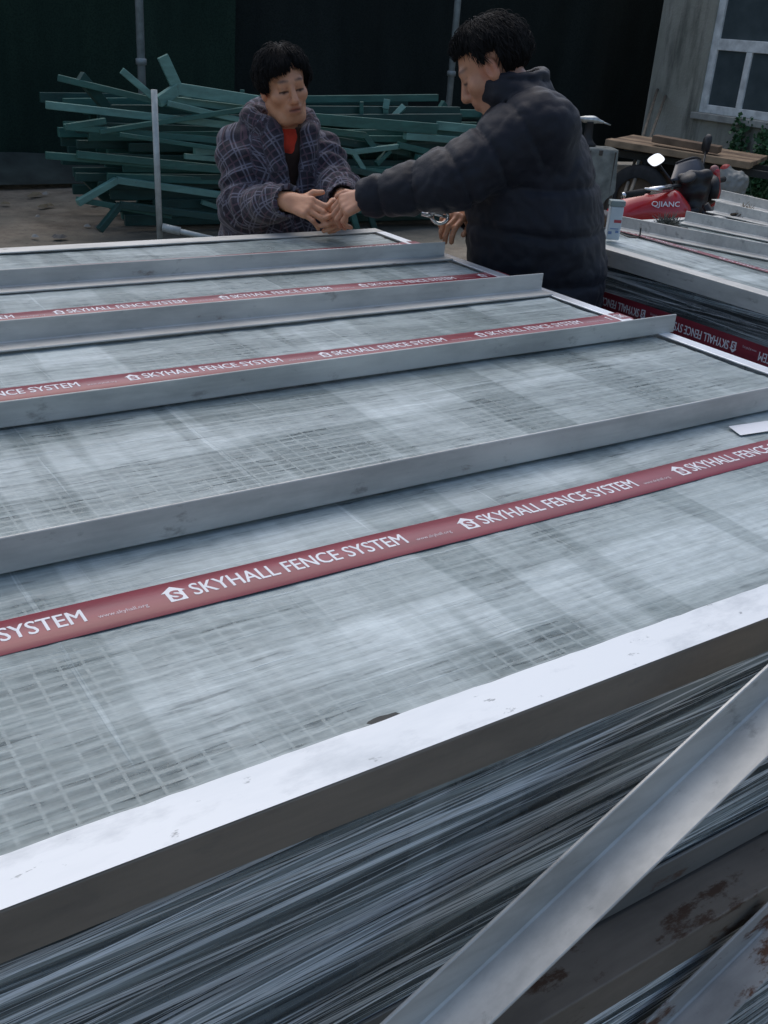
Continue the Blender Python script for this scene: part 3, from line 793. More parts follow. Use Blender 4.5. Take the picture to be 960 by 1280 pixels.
def cloth_coords(V, prims):
    """(u along the piece, v round it, piece id) for every vertex, from the nearest piece"""
    best = np.full(len(V), 9.0); out = np.zeros((len(V), 3))
    for p in prims:
        if p[0] == 'cap':
            _, a, b, ra, rb, pid = p; ba = b - a; L = np.linalg.norm(ba)
            t = np.clip((V - a) @ ba / L ** 2, 0, 1); q = V - a - t[:, None] * ba; r = ra + (rb - ra) * t
            d = np.linalg.norm(q, axis=1) - r
            e = np.cross(ba, [0.3, .2, 1]); e /= np.linalg.norm(e); f = np.cross(ba / L, e)
            u = t * L + pid * .37; v = np.arctan2(q @ f, q @ e) * (ra + rb) / 2
        else:
            _, lv, ex, ey, _, pid = p
            cx, cy, rx, ry = [np.interp(V[:, 2], lv[:, 0], lv[:, i]) for i in (1, 2, 3, 4)]
            uu = ((V[:, 0] - cx) * ex[0] + (V[:, 1] - cy) * ex[1]); vv = ((V[:, 0] - cx) * ey[0] + (V[:, 1] - cy) * ey[1])
            d = (np.sqrt((uu / rx) ** 2 + (vv / ry) ** 2) - 1) * np.minimum(rx, ry) + np.maximum(0, np.maximum(lv[0, 0] - V[:, 2], V[:, 2] - lv[-1, 0]))
            u = V[:, 2] + pid * .37; v = np.arctan2(vv / ry, uu / rx) * (rx + ry) / 2
        m = d < best; best[m] = d[m]; out[m, 0] = u[m]; out[m, 1] = v[m]; out[m, 2] = pid
    return out
def vol_object(name, V, F, mat, parent, attr=None, col=None):
    me = bpy.data.meshes.new(name)
    me.from_pydata((V - np.array(parent.location)).tolist(), [], F.tolist()); me.update()
    if attr is not None:
        a = me.attributes.new('cloth', 'FLOAT_VECTOR', 'POINT'); a.data.foreach_set('vector', attr.astype(np.float32).ravel())
    if col is not None:
        a = me.color_attributes.new('tone', 'FLOAT_COLOR', 'POINT'); a.data.foreach_set('color', np.concatenate([col, np.ones((len(col), 1))], 1).astype(np.float32).ravel())
    return link(name, me, mat, parent, True)
def fbm(V, sc, seed=0.0):
    return np.array([mnoise.noise(Vector((v[0] * sc + seed, v[1] * sc - seed, v[2] * sc + seed * .5))) for v in V])

def skin_mat(name):
    t = NT(name)
    a = t.n.new('ShaderNodeAttribute'); a.attribute_name = 'tone'
    n = t.noise(scale=45, detail=4)
    c = t.mix(t.ramp(n, [(.4, 0.), (.7, .25)]), a.outputs['Color'], (.25, .09, .06))
    t.set(col=c, rough=.42, spec=.45)
    t.b.inputs['Subsurface Weight'].default_value = .08
    t.b.inputs['Subsurface Radius'].default_value = (.01, .004, .002)
    t.bump(t.noise(scale=220, detail=3), .08, .002)
    return t.m
M['skin_w'] = skin_mat('skin_woman'); M['skin_m'] = skin_mat('skin_man')
M['hair'] = plain('black_hair', (.007, .0065, .0065), .68, 0, .5, 60, .2)

def head_frame(c, fwd, roll=0.0):
    f = np.array(fwd, float); f /= np.linalg.norm(f)
    l = np.cross(UP, f); l /= np.linalg.norm(l); u = np.cross(f, l)      # l: the person's left
    cr, sr = math.cos(roll), math.sin(roll)
    return np.array(c, float), f, l * cr + u * sr, u * cr - l * sr
def sculpt_head(vol, H, s=1.0, male=False):
    c, f, l, u = H
    P = lambda a, b, d: c + (f * a + l * b + u * d) * s
    B = np.array([f, l, u])
    vol.ell(P(-.012, 0, .035), np.array([.097, .076, .088]) * s, B, .02)
    vol.ell(P(.018, 0, -.040), np.array([.068, .062 if male else .057, .080]) * s, B, .03)
    vol.cap(P(.055, -.018, -.098), P(.055, .018, -.098), .024 * s, .024 * s, .02)                # chin
    for e in (-1, 1):
        vol.cap(P(-.005, e * (.060 if male else .054), -.055), P(.045, e * .030, -.098), .018 * s, .018 * s, .03)      # jaw line
        vol.ell(P(.055, e * .042, -.022), np.array([.026, .024, .022]) * s, B, .025)                # cheekbone
        vol.ell(P(.103, e * .032, .007), np.array([.022, .022, .014]) * s, B, .011, 'sub')          # eye socket
        vol.ell(P(.0755, e * .031, .005), np.array([.0145, .016, .0125]) * s, B, .005)              # eye under the lid
        vol.ell(P(-.008, e * .079, -.008), np.array([.021, .010, .034]) * s, B, .006)              # ear
        vol.ell(P(-.002, e * .091, -.004), np.array([.011, .009, .022]) * s, B, .004, 'sub')
        vol.ell(P(.094, e * .011, -.036), np.array([.011, .008, .008]) * s, B, .006)                # nostril wing
    vol.cap(P(.078, -.036, .030), P(.078, .036, .030), .011 * s, .011 * s, .02)                   # brow
    vol.cap(P(.086, 0, .018), P(.110 if not male else .106, 0, -.030), .008 * s, (.0130 if not male else .0155) * s, .010)                        # nose
    vol.ell(P(.075, 0, -.064), np.array([.020, .030, .020]) * s, B, .02)                            # mouth mound
    vol.cap(P(.089, -.018, -.058), P(.089, .018, -.058), .006 * s, .006 * s, .008)                # lips
    vol.cap(P(.088, -.014, -.071), P(.088, .014, -.071), .0068 * s, .0068 * s, .008)
    vol.cap(P(.099, -.022, -.0645), P(.099, .022, -.0645), .0032 * s, .0032 * s, .004, 'sub')     # parting of the lips
def tone(V, H, s, base, lip, dark, brow=True):
    c, f, l, u = H
    q = (V - c) / s; a, b, d = q @ f, q @ l, q @ u
    C = np.repeat(np.array(base)[None], len(V), 0)
    def mixc(w, col):
        w = np.clip(w, 0, 1)[:, None]; C[:] = C * (1 - w) + np.array(col) * w
    front = a > .03
    g = lambda x, w: np.exp(-(x / w) ** 2)
    mixc(front * g(b, .024) * g(d + .064, .011) * .9, lip); mixc(front * (np.abs(b) < .022) * g(d + .0645, .003) * .8, dark)
    mixc(front * g(np.abs(b) - .045, .022) * g(d + .03, .025) * .13, (base[0] * 1.05, base[1] * .72, base[2] * .66))
    mixc(front * g(b, .012) * g(d + .035, .014) * .3, (base[0] * 1.05, base[1] * .75, base[2] * .7))
    if brow:
        mixc(front * g(np.abs(b) - .034, .016) ** .5 * (np.abs(np.abs(b) - .034) < .022) * g(d - .0375 + .12 * np.abs(np.abs(b) - .03), .0052) * .88, dark)
    mixc(front * (np.abs(np.abs(b) - .031) < .018) * g(d - .012, .0045) * .38, (base[0] * .45, base[1] * .38, base[2] * .35))  # upper lid crease, its soft shade put into the skin colour
    mixc((np.abs(b) > .066) * g(d + .008, .03) * (a < .03) * (a > -.04) * .45, (base[0] * 1.0, base[1] * .62, base[2] * .58))
    e = np.abs(b) - .031
    mixc(front * (np.abs(e) < .014) * g(d + .002, .0045) * .65, (.42, .36, .33))                  # narrow eye opening, looking down
    mixc(front * g(e, .0062) * g(d + .003, .0048), dark)
    mixc(front * (np.abs(e) < .0175) * g(d - .0025 + .22 * np.abs(e), .0036), dark)               # upper lashes
    return C
def hair_mesh(parent, H, s, lim, name='hair', grow=(.012, .02), n=1500, seed=1, length=(.25, .7), sideburn=0):
    """cap of hair and loose strands; lim(phi) = how far (degrees) the hair comes down from the crown at azimuth phi (0 = face)"""
    c, f, l, u = H; rs = np.random.RandomState(seed); mb = MB()
    cc = c + (f * -.012 + u * .032) * s
    rad = (np.array([.097, .076, .088])) * s
    def pt(th, ph, g):
        # slightly bulky at the crown
        r = rad + g
        return cc + f * (r[0] * math.sin(th) * math.cos(ph)) + l * (r[1] * math.sin(th) * math.sin(ph)) + u * (r[2] * math.cos(th))
    NP, NTH = 96, 18
    jag = rs.rand(NP) * 7
    vs = []
    for i in range(NP):
        ph = 2 * math.pi * i / NP; tm = math.radians(lim(math.degrees((ph + math.pi) % (2 * math.pi) - math.pi)) + jag[i] - 3)
        for j in range(NTH):
            th = tm * j / (NTH - 1); g = grow[0] + (grow[1] - grow[0]) * math.sin(math.pi * min(1, j / NTH))
            if j == NTH - 1: g = .001
            vs.append(pt(th, ph, g * s / .9))
    fs = [(i * NTH + j, i * NTH + j + 1, ((i + 1) % NP) * NTH + j + 1, ((i + 1) % NP) * NTH + j) for i in range(NP) for j in range(NTH - 1)]
    mb.add(vs, fs)
    for k in range(n):
        ph = rs.uniform(-math.pi, math.pi); tm = math.radians(lim(math.degrees(ph)) + 4)
        t0 = tm * rs.rand() ** .6 * .75; t1 = min(tm + .06, t0 + rs.uniform(*length)); dph = rs.normal(0, .12)
        pts = []; lift = rs.uniform(.001, .006) if rs.rand() > .06 else rs.uniform(.006, .014)
        for q in range(5):
            w = q / 4; th = t0 + (t1 - t0) * w
            g = grow[0] + (grow[1] - grow[0]) * math.sin(math.pi * min(1, th / max(.2, tm))) + .001 + lift * math.sin(math.pi * (.2 + .8 * w)) * 1.1
            pts.append(pt(th, ph + dph * w, g * s / .9))
        mb.tube(pts, [.0007, .0011, .0011, .0008, .0002], 3, False)
    me = mb.mesh(name)
    me.transform(Matrix.Translation(-Vector(parent.location)))
    return link(name, me, M['hair'], parent, True)

def hand(vol, wrist, e1, e3, s=1.0, left=True, curl=(.5, .55, .6, .65), spread=.06, thumb=(.5, .3), fore=None, bend=None):
    """wrist point, e1 towards the knuckles, e3 out of the back of the hand; curl = bend per joint of index..little"""
    e1 = np.array(e1, float); e1 /= np.linalg.norm(e1); e3 = np.array(e3, float); e3 -= e1 * (e1 @ e3); e3 /= np.linalg.norm(e3)
    e2 = np.cross(e1, e3) * (1 if left else -1)       # towards the thumb side
    w = np.array(wrist, float)
    P = lambda a, b, d: w + (e1 * a + e2 * b + e3 * d) * s
    vol.cap(P(-.03, 0, 0), P(.015, 0, 0), .026 * s, .027 * s, .012, flat=(e3, .75))
    for b0, b1 in ((-.016, -.029), (-.004, -.010), (.006, .010), (.014, .028)):
        vol.cap(P(.005, b0, 0), P(.078 - abs(b1) * .25, b1, .004), .015 * s, .0128 * s, .010)
    vol.cap(P(.01, .018, -.006), P(.045, .034, -.012), .017 * s, .013 * s, .012)             # ball of the thumb
    if fore is not None: vol.cap(fore, w, .036 * s, .027 * s, .02)
    lens = ((.042, .026, .021), (.046, .030, .022), (.043, .028, .021), (.034, .021, .018))
    for i, (b, cu) in enumerate(zip((.029, .010, -.010, -.029), curl)):
        p = P(.078 - abs(b) * .25, b, .003); a = 0.0; side = (b / .029) * spread
        r0 = (.0098, .0100, .0095, .0082)[i] * s
        for j, L in enumerate(lens[i]):
            a += cu * (1.0, 1.15, .7)[j]
            d = e1 * math.cos(a) - e3 * math.sin(a) + e2 * side; d /= np.linalg.norm(d)
            q = p + d * L * s
            vol.cap(p, q, r0 * (1 - .07 * j), r0 * (1 - .07 * (j + 1)), .0035)
            p = q
    # thumb: leaves the side of the palm near its base
    p = P(.035, .032, -.008); out, dn = thumb
    d = e1 * .75 + e2 * out - e3 * dn; d /= np.linalg.norm(d)
    q = p + d * .036 * s; vol.cap(p, q, .0125 * s, .0108 * s, .006)
    d2 = e1 * .9 + e2 * out * .35 - e3 * dn * 1.2; d2 /= np.linalg.norm(d2)
    vol.cap(q, q + d2 * .030 * s, .0108 * s, .0085 * s, .004)

def rot2(v, a):
    c, s_ = math.cos(a), math.sin(a); return np.array([v[0] * c - v[1] * s_, v[0] * s_ + v[1] * c, v[2] if len(v) > 2 else 0])

def cloth_mat(name, col, rough=.75, spec=.25, var=.35, scale=14, sheen=0.1, weave=400):
    t = NT(name); n = t.noise(scale=scale, detail=5)
    t.set(col=t.ramp(n, [(.3, tuple(c * (1 - var) for c in col)), (.7, tuple(c * (1 + var) for c in col))]), rough=rough, spec=spec, sheen=sheen)
    t.bump(t.math('ADD', t.noise(scale=30, detail=4), t.math('MULTIPLY', t.noise(scale=weave, detail=2), .3)), .35, .006)
    return t.m
def plaid_mat():
    t = NT('plaid_wool')
    a = t.n.new('ShaderNodeAttribute'); a.attribute_name = 'cloth'
    wob = t.noise(scale=9, detail=2)
    sx = t.sep(t.map((1, 1, 1), (0, 0, .38), src=a.outputs['Vector']))
    def lines(x, per, width, ofs=0.0):
        x = t.math('ADD', x, t.math('MULTIPLY', wob, .012))
        fr = t.math('FRACT', t.math('ADD', t.math('DIVIDE', x, per), 10.0 + ofs))
        return t.math('LESS_THAN', t.math('ABSOLUTE', t.math('SUBTRACT', fr, .5)), width / per / 2)
    n = t.noise(scale=40, detail=4)
    base = t.ramp(n, [(.3, (.020, .019, .026)), (.7, (.052, .046, .056))])
    broad = t.math('ADD', t.math('MULTIPLY', lines(sx[0], .055, .022, .3), .5), t.math('MULTIPLY', lines(sx[1], .055, .022, .3), .5))
    base = t.mix(t.math('MULTIPLY', broad, .55), base, (.062, .050, .064))
    pale = t.math('MAXIMUM', t.math('MAXIMUM', lines(sx[0], .055, .0045, .12), lines(sx[0], .055, .0045, .32)),
                  t.math('MAXIMUM', lines(sx[1], .055, .0045, .12), lines(sx[1], .055, .0045, .32)))
    base = t.mix(t.math('MULTIPLY', pale, t.ramp(n, [(.25, .35), (.6, .85)])), base, (.185, .175, .21))
    red = t.math('MAXIMUM', lines(sx[0], .055, .005, .72), lines(sx[1], .055, .005, .72))
    base = t.mix(t.math('MULTIPLY', red, .45), base, (.16, .09, .11))
    t.set(col=base, rough=.9, spec=.15, sheen=.15)
    t.bump(t.math('ADD', t.noise(scale=26, detail=5), t.math('MULTIPLY', t.noise(scale=350, detail=2), .35)), .5, .008)
    return t.m
M['plaid'] = plaid_mat()
M['navy'] = cloth_mat('navy_padded_nylon', (.0085, .0095, .0155), .58, .28, .25, 8, .05)
M['brown'] = cloth_mat('brown_knit', (.045, .026, .020), .9)
M['red'] = cloth_mat('red_shirt', (.62, .05, .022), .8)
M['trouser'] = cloth_mat('dark_trousers', (.02, .02, .024), .85)
M['shoe'] = plain('dark_shoe', (.02, .018, .016), .6)

def legs(parent, hipL, hipR, footL, footR, fwd, hip_z, name='trousers'):
    lo = np.minimum.reduce([hipL, hipR, footL, footR]) - .2; hi = np.maximum.reduce([hipL, hipR, footL, footR]) + .2; lo[2] = .02
    v = Vol(lo, hi, .011)
    mid = (np.array(hipL) + np.array(hipR)) / 2
    v.ell(mid, (.15, .15, .12), None, .03)
    for h, f in ((hipL, footL), (hipR, footR)):
        h = np.array(h, float); f = np.array(f, float); kn = h * .48 + f * .52 + np.array(fwd) * .03
        v.cap(h, kn, .088, .066, .03); v.cap(kn, f + [0, 0, .10], .064, .055, .03)
    V, F = v.surface(2); V = V + vnormals(V, F) * (fbm(V, 16, 3) * .008)[:, None]
    vol_object(name, V, F, M['trouser'], parent)
    for f in (footL, footR):
        f = np.array(f, float); v = Vol(f - .25, f + .25, .008)
        v.cap(f + [0, 0, .06], f + np.array(fwd) * .02 + [0, 0, .05], .048, .046, .02); v.cap(f + [0, 0, .045], f + np.array(fwd) * .16 + [0, 0, .035], .042, .036, .02)
        V, F = v.surface(2); V[:, 2] = np.maximum(V[:, 2], .004); vol_object('shoe', V, F, M['shoe'], parent)

# ------------------------------------------------------------------ the woman behind the stack
def woman():
    g0 = 3.46
    base = at_g(350, 290, g0); base[2] = 0
    root = empty('person', tuple(base), 'person in plaid hooded coat over red shirt, joining hands across the stack', 'person', 'people tying up the stack')
    turn = math.radians(24)                                  # turned towards picture right
    face = -FW * math.cos(turn) + RH * math.sin(turn)
    left = np.cross(UP, face)
    neck = at_g(352, 158, g0 + .0)
    hc = at_g(355, 108, g0 - .045)
    hf = -FW * math.cos(.47) + RH * math.sin(.47); hf = hf * math.cos(.10) - UP * math.sin(.10)
    H = head_frame(hc, hf, .20)
    s = .85
    shR = at_g(302, 184, g0 - .02); shL = at_g(399, 193, g0 + .06)
    elR = at_g(304, 262, g0 - .11); wrR = at_g(361, 252, g0 - .38)
    elL = at_g(421, 238, g0 - .05); wrL = at_g(428, 248, g0 - .30)
    hip = at_g(347, 300, g0 + .02)
    chest = at_g(350, 205, g0 + .03)
    # ---- body: one surface with head, neck, trunk, arms, hands
    lo = np.minimum.reduce([hip, elR, wrR, elL, shR]) - .16; hi = np.maximum.reduce([hip, elR, wrR, elL, shL, hc]) + .16
    lo[2] = hip[2] - .12; hi[2] = hc[2] + .17
    v = Vol(lo, hi, .0029)
    v.cap(hip + [0, 0, -.05], chest, .085, .095, .03); v.cap(shR + left * .03, shL - left * .03, .048, .048, .03)
    v.cap(chest, neck, .07, .047, .03); v.cap(neck - [0, 0, .02], hc + (-H[1] * .018 - H[3] * .05) * s, .047, .046, .02)
    v.cap(shR, elR, .042, .035, .02); v.cap(elR, wrR, .034, .026, .02); v.cap(shL, elL, .042, .035, .02); v.cap(elL, wrL, .034, .026, .02)
    sculpt_head(v, H, s)
    kR = at_g(398, 264, g0 - .42) - wrR
    hand(v, wrR, kR, -FW * .75 + UP * .65 + RH * .05, .93, left=False, curl=(.30, .36, .42, .5), thumb=(1.0, -.05), spread=.04)
    kL = at_g(427, 272, g0 - .38) - wrL
    hand(v, wrL + kL * .15, kL, FW * .8 + UP * .5 + RH * .25, .88, left=True, curl=(.5, .5, .5, .5), thumb=(.5, .4))
    V, F = v.surface(1)
    C = tone(V, H, s, (.62, .30, .165), (.33, .08, .06), (.02, .013, .011))
    vol_object('body', V, F, M['skin_w'], root, col=C)
    def lim(ph):
        a = abs(ph - 12)
        if a < 10: return 46
        if abs(ph) < 62: return 57 + a * .36
        if abs(ph) < 100: return 116
        return 124
    hair_mesh(root, H, s, lim, grow=(.013, .019), n=5500, seed=4)
    # ---- inner knit and red shirt
    ex, ey = left, face
    v = Vol(lo - .05, hi + .05, .007)
    v.loft([(hip[2] - .15, hip[0], hip[1], .135, .105), (chest[2], chest[0], chest[1], .14, .105), (shR[2] + .01, neck[0], neck[1], .11, .085), (neck[2] + .005, neck[0], neck[1], .064, .062)], ex, ey, .01)
    v.cap(neck + face * .12 + [0, 0, .02], neck + face * .115 + [0, 0, -.12], .085, .022, .01, 'sub')
    V, F = v.surface(2); V = V + vnormals(V, F) * (fbm(V, 25, 1) * .005)[:, None]
    vol_object('brown_knit_top', V, F, M['brown'], root)
    v = Vol(lo - .05, hi + .05, .006)
    v.loft([(hip[2] + .05, chest[0], chest[1], .115, .085), (chest[2], chest[0], chest[1], .125, .094), (shR[2] + .012, neck[0], neck[1], .098, .078), (neck[2] - .0, neck[0], neck[1], .058, .058)], ex, ey, .01)
    V, F = v.surface(2); V = V + vnormals(V, F) * (fbm(V, 30, 2) * .004)[:, None]
    vol_object('red_shirt', V, F, M['red'], root)
    # ---- plaid coat
    lo2, hi2 = lo - .1, hi + .1; lo2[2] = .62
    v = Vol(lo2, hi2, .006)
    v.loft([(.66, hip[0], hip[1], .215, .165), (hip[2], hip[0], hip[1], .195, .155), (chest[2] + .0, chest[0], chest[1], .178, .142), (shR[2] - .01, (shR[0] + shL[0]) / 2, (shR[1] + shL[1]) / 2, .165, .112),
            (shR[2] + .045, neck[0], neck[1], .105, .085)], ex, ey, .03, pid=0)
    for a, b, c_, pid in ((shR, elR, wrR, 1), (shL, elL, wrL, 3)):
        end = c_ + (b - c_) / np.linalg.norm(b - c_) * .018
        v.cap(a, b, .078, .070, .045, pid=pid); v.cap(b, end, .069, .050, .03, pid=pid + 1)
    # opening in front: wedge down the chest, wider at the throat
    fr = face
    for w in np.linspace(0, 1, 9):
        p = neck * (1 - w) + (chest + [0, 0, -.13]) * w
        v.cap(p + fr * .07 - [0, 0, .0], p + fr * .30, .070 * (1 - w) ** .8 + .014, .085 * (1 - w) ** .8 + .014, .006, 'sub')
    v.cap(neck - [0, 0, .05], neck + [0, 0, .25], .058, .085, .008, 'sub')
    # thick collar and hood lying round the neck
    def ring(a, rr, zz, rad):
        return neck + left * math.sin(a) * rr * 1.12 + face * math.cos(a) * rr * .95 + UP * zz
    pts = [ring(a, .088 + .012 * math.sin(a * 3), .030 - .045 * (math.cos(a) > .2) * max(0, math.cos(a)), .04) for a in np.linspace(math.radians(38), math.radians(322), 15)]
    for i in range(14): v.cap(pts[i], pts[i + 1], .025 + .005 * (i % 3 == 1), .025 + .005 * (i % 3 == 0), .012, pid=5)
    hood = neck - face * .115 + UP * -.005
    v.ell(hood, (.115, .065, .085), np.array([left, face, UP]), .03)
    # lapels down either side of the opening
    for sgn, p0 in ((1, pts[0]), (-1, pts[-1])):
        p1 = chest + face * .135 + left * sgn * .048 + UP * .00; p2 = chest + face * .148 + left * sgn * .018 - UP * .12
        v.cap(p0, p1, .030, .024, .012, pid=6); v.cap(p1, p2, .024, .018, .012, pid=6); v.cap(p2, p2 - UP * .28, .017, .016, .01, pid=6)
    for a, b in ((elR, wrR), (elL, wrL)):                                                       # hollow cuffs
        d = (b - a) / np.linalg.norm(b - a); v.cap(b - d * .035, b + d * .05, .036, .042, .004, 'sub')
    V, F = v.surface(1)
    A = cloth_coords(V, v.prims)
    N = vnormals(V, F)
    fold = fbm(V * np.array([1, 1, .7]), 11, 4) * .011 + fbm(V, 27, 9) * .006
    arm = (A[:, 2] > 0) & (A[:, 2] < 5)
    fold = fold + arm * .006 * np.sin(A[:, 0] * 95 + 4 * fbm(V, 9, 5))
    V = V + N * fold[:, None]
    vol_object('plaid_coat', V, F, M['plaid'], root, attr=A)
    legs(root, hip + left * .09 - [0, 0, .16], hip - left * .09 - [0, 0, .16], np.array([hip[0], hip[1], 0]) + left * .11, np.array([hip[0], hip[1], 0]) - left * .11, face, .8)
woman()

# ------------------------------------------------------------------ the man at the end of the stack
def man():
    g0 = 3.12
    hip = at_g(668, 352, g0); hip[0] = max(hip[0], 2.06)
    base = np.array([hip[0], hip[1], 0.0])
    root = empty('person', tuple(base), 'person in dark navy padded jacket bending over the end of the stack', 'person', 'people tying up the stack')
    turn = math.radians(12)
    face = -RH * math.cos(turn) + FW * math.sin(turn)
    left = np.cross(UP, face)                                # towards the camera
    ex, ey = face, left
    neck = at_g(645, 118, g0 - .02)
    hc = at_g(616, 86, g0 - .01)
    hf = face * math.cos(.62) - UP * math.sin(.62)
    H = head_frame(hc, hf, .05)
    s = .965
    shL = at_g(676, 160, g0 - .16); shR = at_g(650, 152, g0 + .17)
    elL = at_g(566, 224, g0 - .21); wrL = at_g(461, 245, g0 - .13)
    elR = at_g(606, 250, g0 + .20); wrR = at_g(588, 266, g0 + .04)
    ch = at_g(664, 190, g0); belly = at_g(668, 270, g0)
    # ---- body
    allp = [hip, elL, wrL, elR, wrR, shL, shR, hc, neck]
    lo = np.minimum.reduce(allp) - .19; hi = np.maximum.reduce(allp) + .17; lo[2] = hip[2] - .15
    v = Vol(lo, hi, .0030)
    v.cap(hip, ch, .10, .11, .03); v.cap(shR, shL, .055, .055, .03); v.cap(ch, neck, .08, .056, .03)
    v.cap(neck, hc + (-H[1] * .02 - H[3] * .05) * s, .056, .054, .02)
    for a, b, c_ in ((shL, elL, wrL), (shR, elR, wrR)): v.cap(a, b, .048, .040, .02); v.cap(b, c_, .039, .030, .02)
    sculpt_head(v, H, s, True)
    kL = at_g(421, 262, g0 - .14) - wrL
    hand(v, wrL, kL, -FW * .62 + UP * .78 - RH * .1, 1.0, left=True, curl=(.62, .68, .72, .78), thumb=(.85, .25), spread=.03)
    kR = at_g(568, 270, g0 - .02) - wrR
    hand(v, wrR, kR, UP * .8 - FW * .3, .97, left=False, curl=(.6, .65, .7, .75), thumb=(.5, .4))
    V, F = v.surface(1)
    C = tone(V, H, s, (.54, .26, .15), (.30, .09, .07), (.03, .022, .018))
    vol_object('body', V, F, M['skin_m'], root, col=C)
    def lim(ph):
        a = abs(ph)
        if a < 40: return 58
        if a < 66: return 64
        if a < 84: return 66 + (a - 66) * 2.6
        if a < 106: return 88
        return 140
    hair_mesh(root, H, s, lim, grow=(.012, .018), n=5500, seed=8, length=(.2, .55))
    # ---- padded jacket
    lo2, hi2 = lo - .13, hi + .13; lo2[2] = .60
    v = Vol(lo2, hi2, .0065)
    back = -face
    sm = (shL + shR) / 2
    low = np.array([hip[0], hip[1]])
    v.loft([(.64, low[0], low[1], .205, .215), (hip[2] - .10, low[0], low[1], .212, .22), (hip[2] + .02, low[0], low[1], .205, .215), (belly[2], belly[0], belly[1], .20, .215),
            (ch[2], ch[0] + .0, ch[1], .175, .205), (sm[2] + .005, sm[0], sm[1], .135, .19), (sm[2] + .06, sm[0] + face[0] * .01, sm[1] + face[1] * .01, .105, .13), (neck[2] + .03, neck[0], neck[1], .082, .082)], ex, ey, .03, pid=0)
    for a, b, c_, pid in ((shL, elL, wrL, 1), (shR, elR, wrR, 3)):
        end = c_ + (b - c_) / np.linalg.norm(b - c_) * .012
        v.cap(a, b, .098, .082, .05, pid=pid); v.cap(b, end, .082, .056, .035, pid=pid + 1)
    # stand-up collar round the neck
    nk = neck + face * .006 + UP * .025
    axis = (H[0] - neck); axis /= np.linalg.norm(axis); cu_ = UP * .75 + axis * .5; cu_ /= np.linalg.norm(cu_)
    for a in np.linspace(0, 2 * math.pi, 41)[:-1]:
        p = nk + face * math.cos(a) * .088 + left * math.sin(a) * .080
        v.cap(p - cu_ * .03, p + cu_ * (.018 + .012 * math.cos(a) * -1), .020, .016, .012)
    v.cap(nk + cu_ * .005, nk + cu_ * .2, .066, .09, .006, 'sub')
    for a, b in ((elL, wrL), (elR, wrR)):
        d = (b - a) / np.linalg.norm(b - a); v.cap(b - d * .03, b + d * .06, .038, .045, .004, 'sub')
    V, F = v.surface(1)
    A = cloth_coords(V, v.prims); N = vnormals(V, F)
    u = A[:, 0]; tors = A[:, 2] < .5
    per = np.where(tors, .135, .105)
    w = np.abs(np.sin(math.pi * (u / per + .1 * fbm(V, 6, 2))))
    puff = (np.minimum(w, .55) / .55) ** .6 * .011 - .009
    cre = fbm(V * np.array([1, 1, .8]), 9, 7); cre2 = fbm(V, 22, 3); cre3 = fbm(V, 45, 5)
    V = V + N * (puff + cre * .013 + np.abs(cre2) * .007 + cre3 * .002)[:, None]
    vol_object('padded_jacket', V, F, M['navy'], root, attr=A)
    legs(root, hip + left * .10 - [0, 0, .16], hip - left * .10 - [0, 0, .16], base + left * .12, base - left * .12, face, .8)
    # small shiny clamp in the far hand
    p = at_g(550, 271, g0 - .05)
    b = MB(); e = RH * .8 + UP * .2; ring = []
    for a in np.linspace(0, 2 * math.pi, 19): ring.append(p + RH * math.cos(a) * .024 + UP * math.sin(a) * .020 + FW * .004 * math.sin(2 * a))
    b.tube(ring, .0055, 8); b.tube([p + RH * .02, p - RH * .035 + UP * .012], .005, 8); b.tube([p - RH * .02, p - RH * .055 + UP * .006], .007, 8)
    tag(b.build('wire_clamp', plain('bright_metal', (.62, .63, .62), .25, .9), None, True), "small shiny ring clamp gripped in the man's far hand", 'clamp')
man()

# ------------------------------------------------------------------ pile of green fence posts
def green_mat(name, col):
    t = NT(name); n = t.noise(t.map((3, 3, 12)), 1.5, 5, .6)
    c = t.ramp(n, [(.3, tuple(q * .7 for q in col)), (.7, tuple(q * 1.25 for q in col))])
    d = t.noise(scale=22, detail=5, rough=.7)
    c = t.mix(t.ramp(d, [(.62, 0.), (.72, .6)]), c, (.10, .11, .10))
    t.set(col=c, rough=.45, spec=.4); t.bump(d, .1, .004); return t.m
GREEN = [green_mat('green_coated_steel', (.036, .12, .098)), green_mat('shaded_green_coated_steel', (.016, .058, .050)), green_mat('lit_green_coated_steel', (.12, .25, .215))]  # one green in plain, shaded and top-lit tones, light put into colour
def fence_post(p0, p1, w=.05, h=.05, arms=(), mat=0, label=None):
    """p0-p1 shaft; arms: list of (start,end) world points"""
    p0 = np.array(p0); p1 = np.array(p1); c = (p0 + p1) / 2
    root = empty('fence_post', tuple(c), label or ('green steel fence post with a bent arm lying in the tangled pile' if arms else 'straight green steel fence post lying in the tangled pile'),
                 'fence post', 'bent-arm posts in the green pile' if arms else 'straight posts in the green pile')
    b = MB(); b.beam(p0 - c, p1 - c, h, w); bevel(b.build('shaft', GREEN[mat], root), .004)
    for a, e in arms:
        b = MB(); b.beam(np.array(a) - c, np.array(e) - c, h * .9, w * .95); bevel(b.build('bent_arm', GREEN[mat], root), .004)
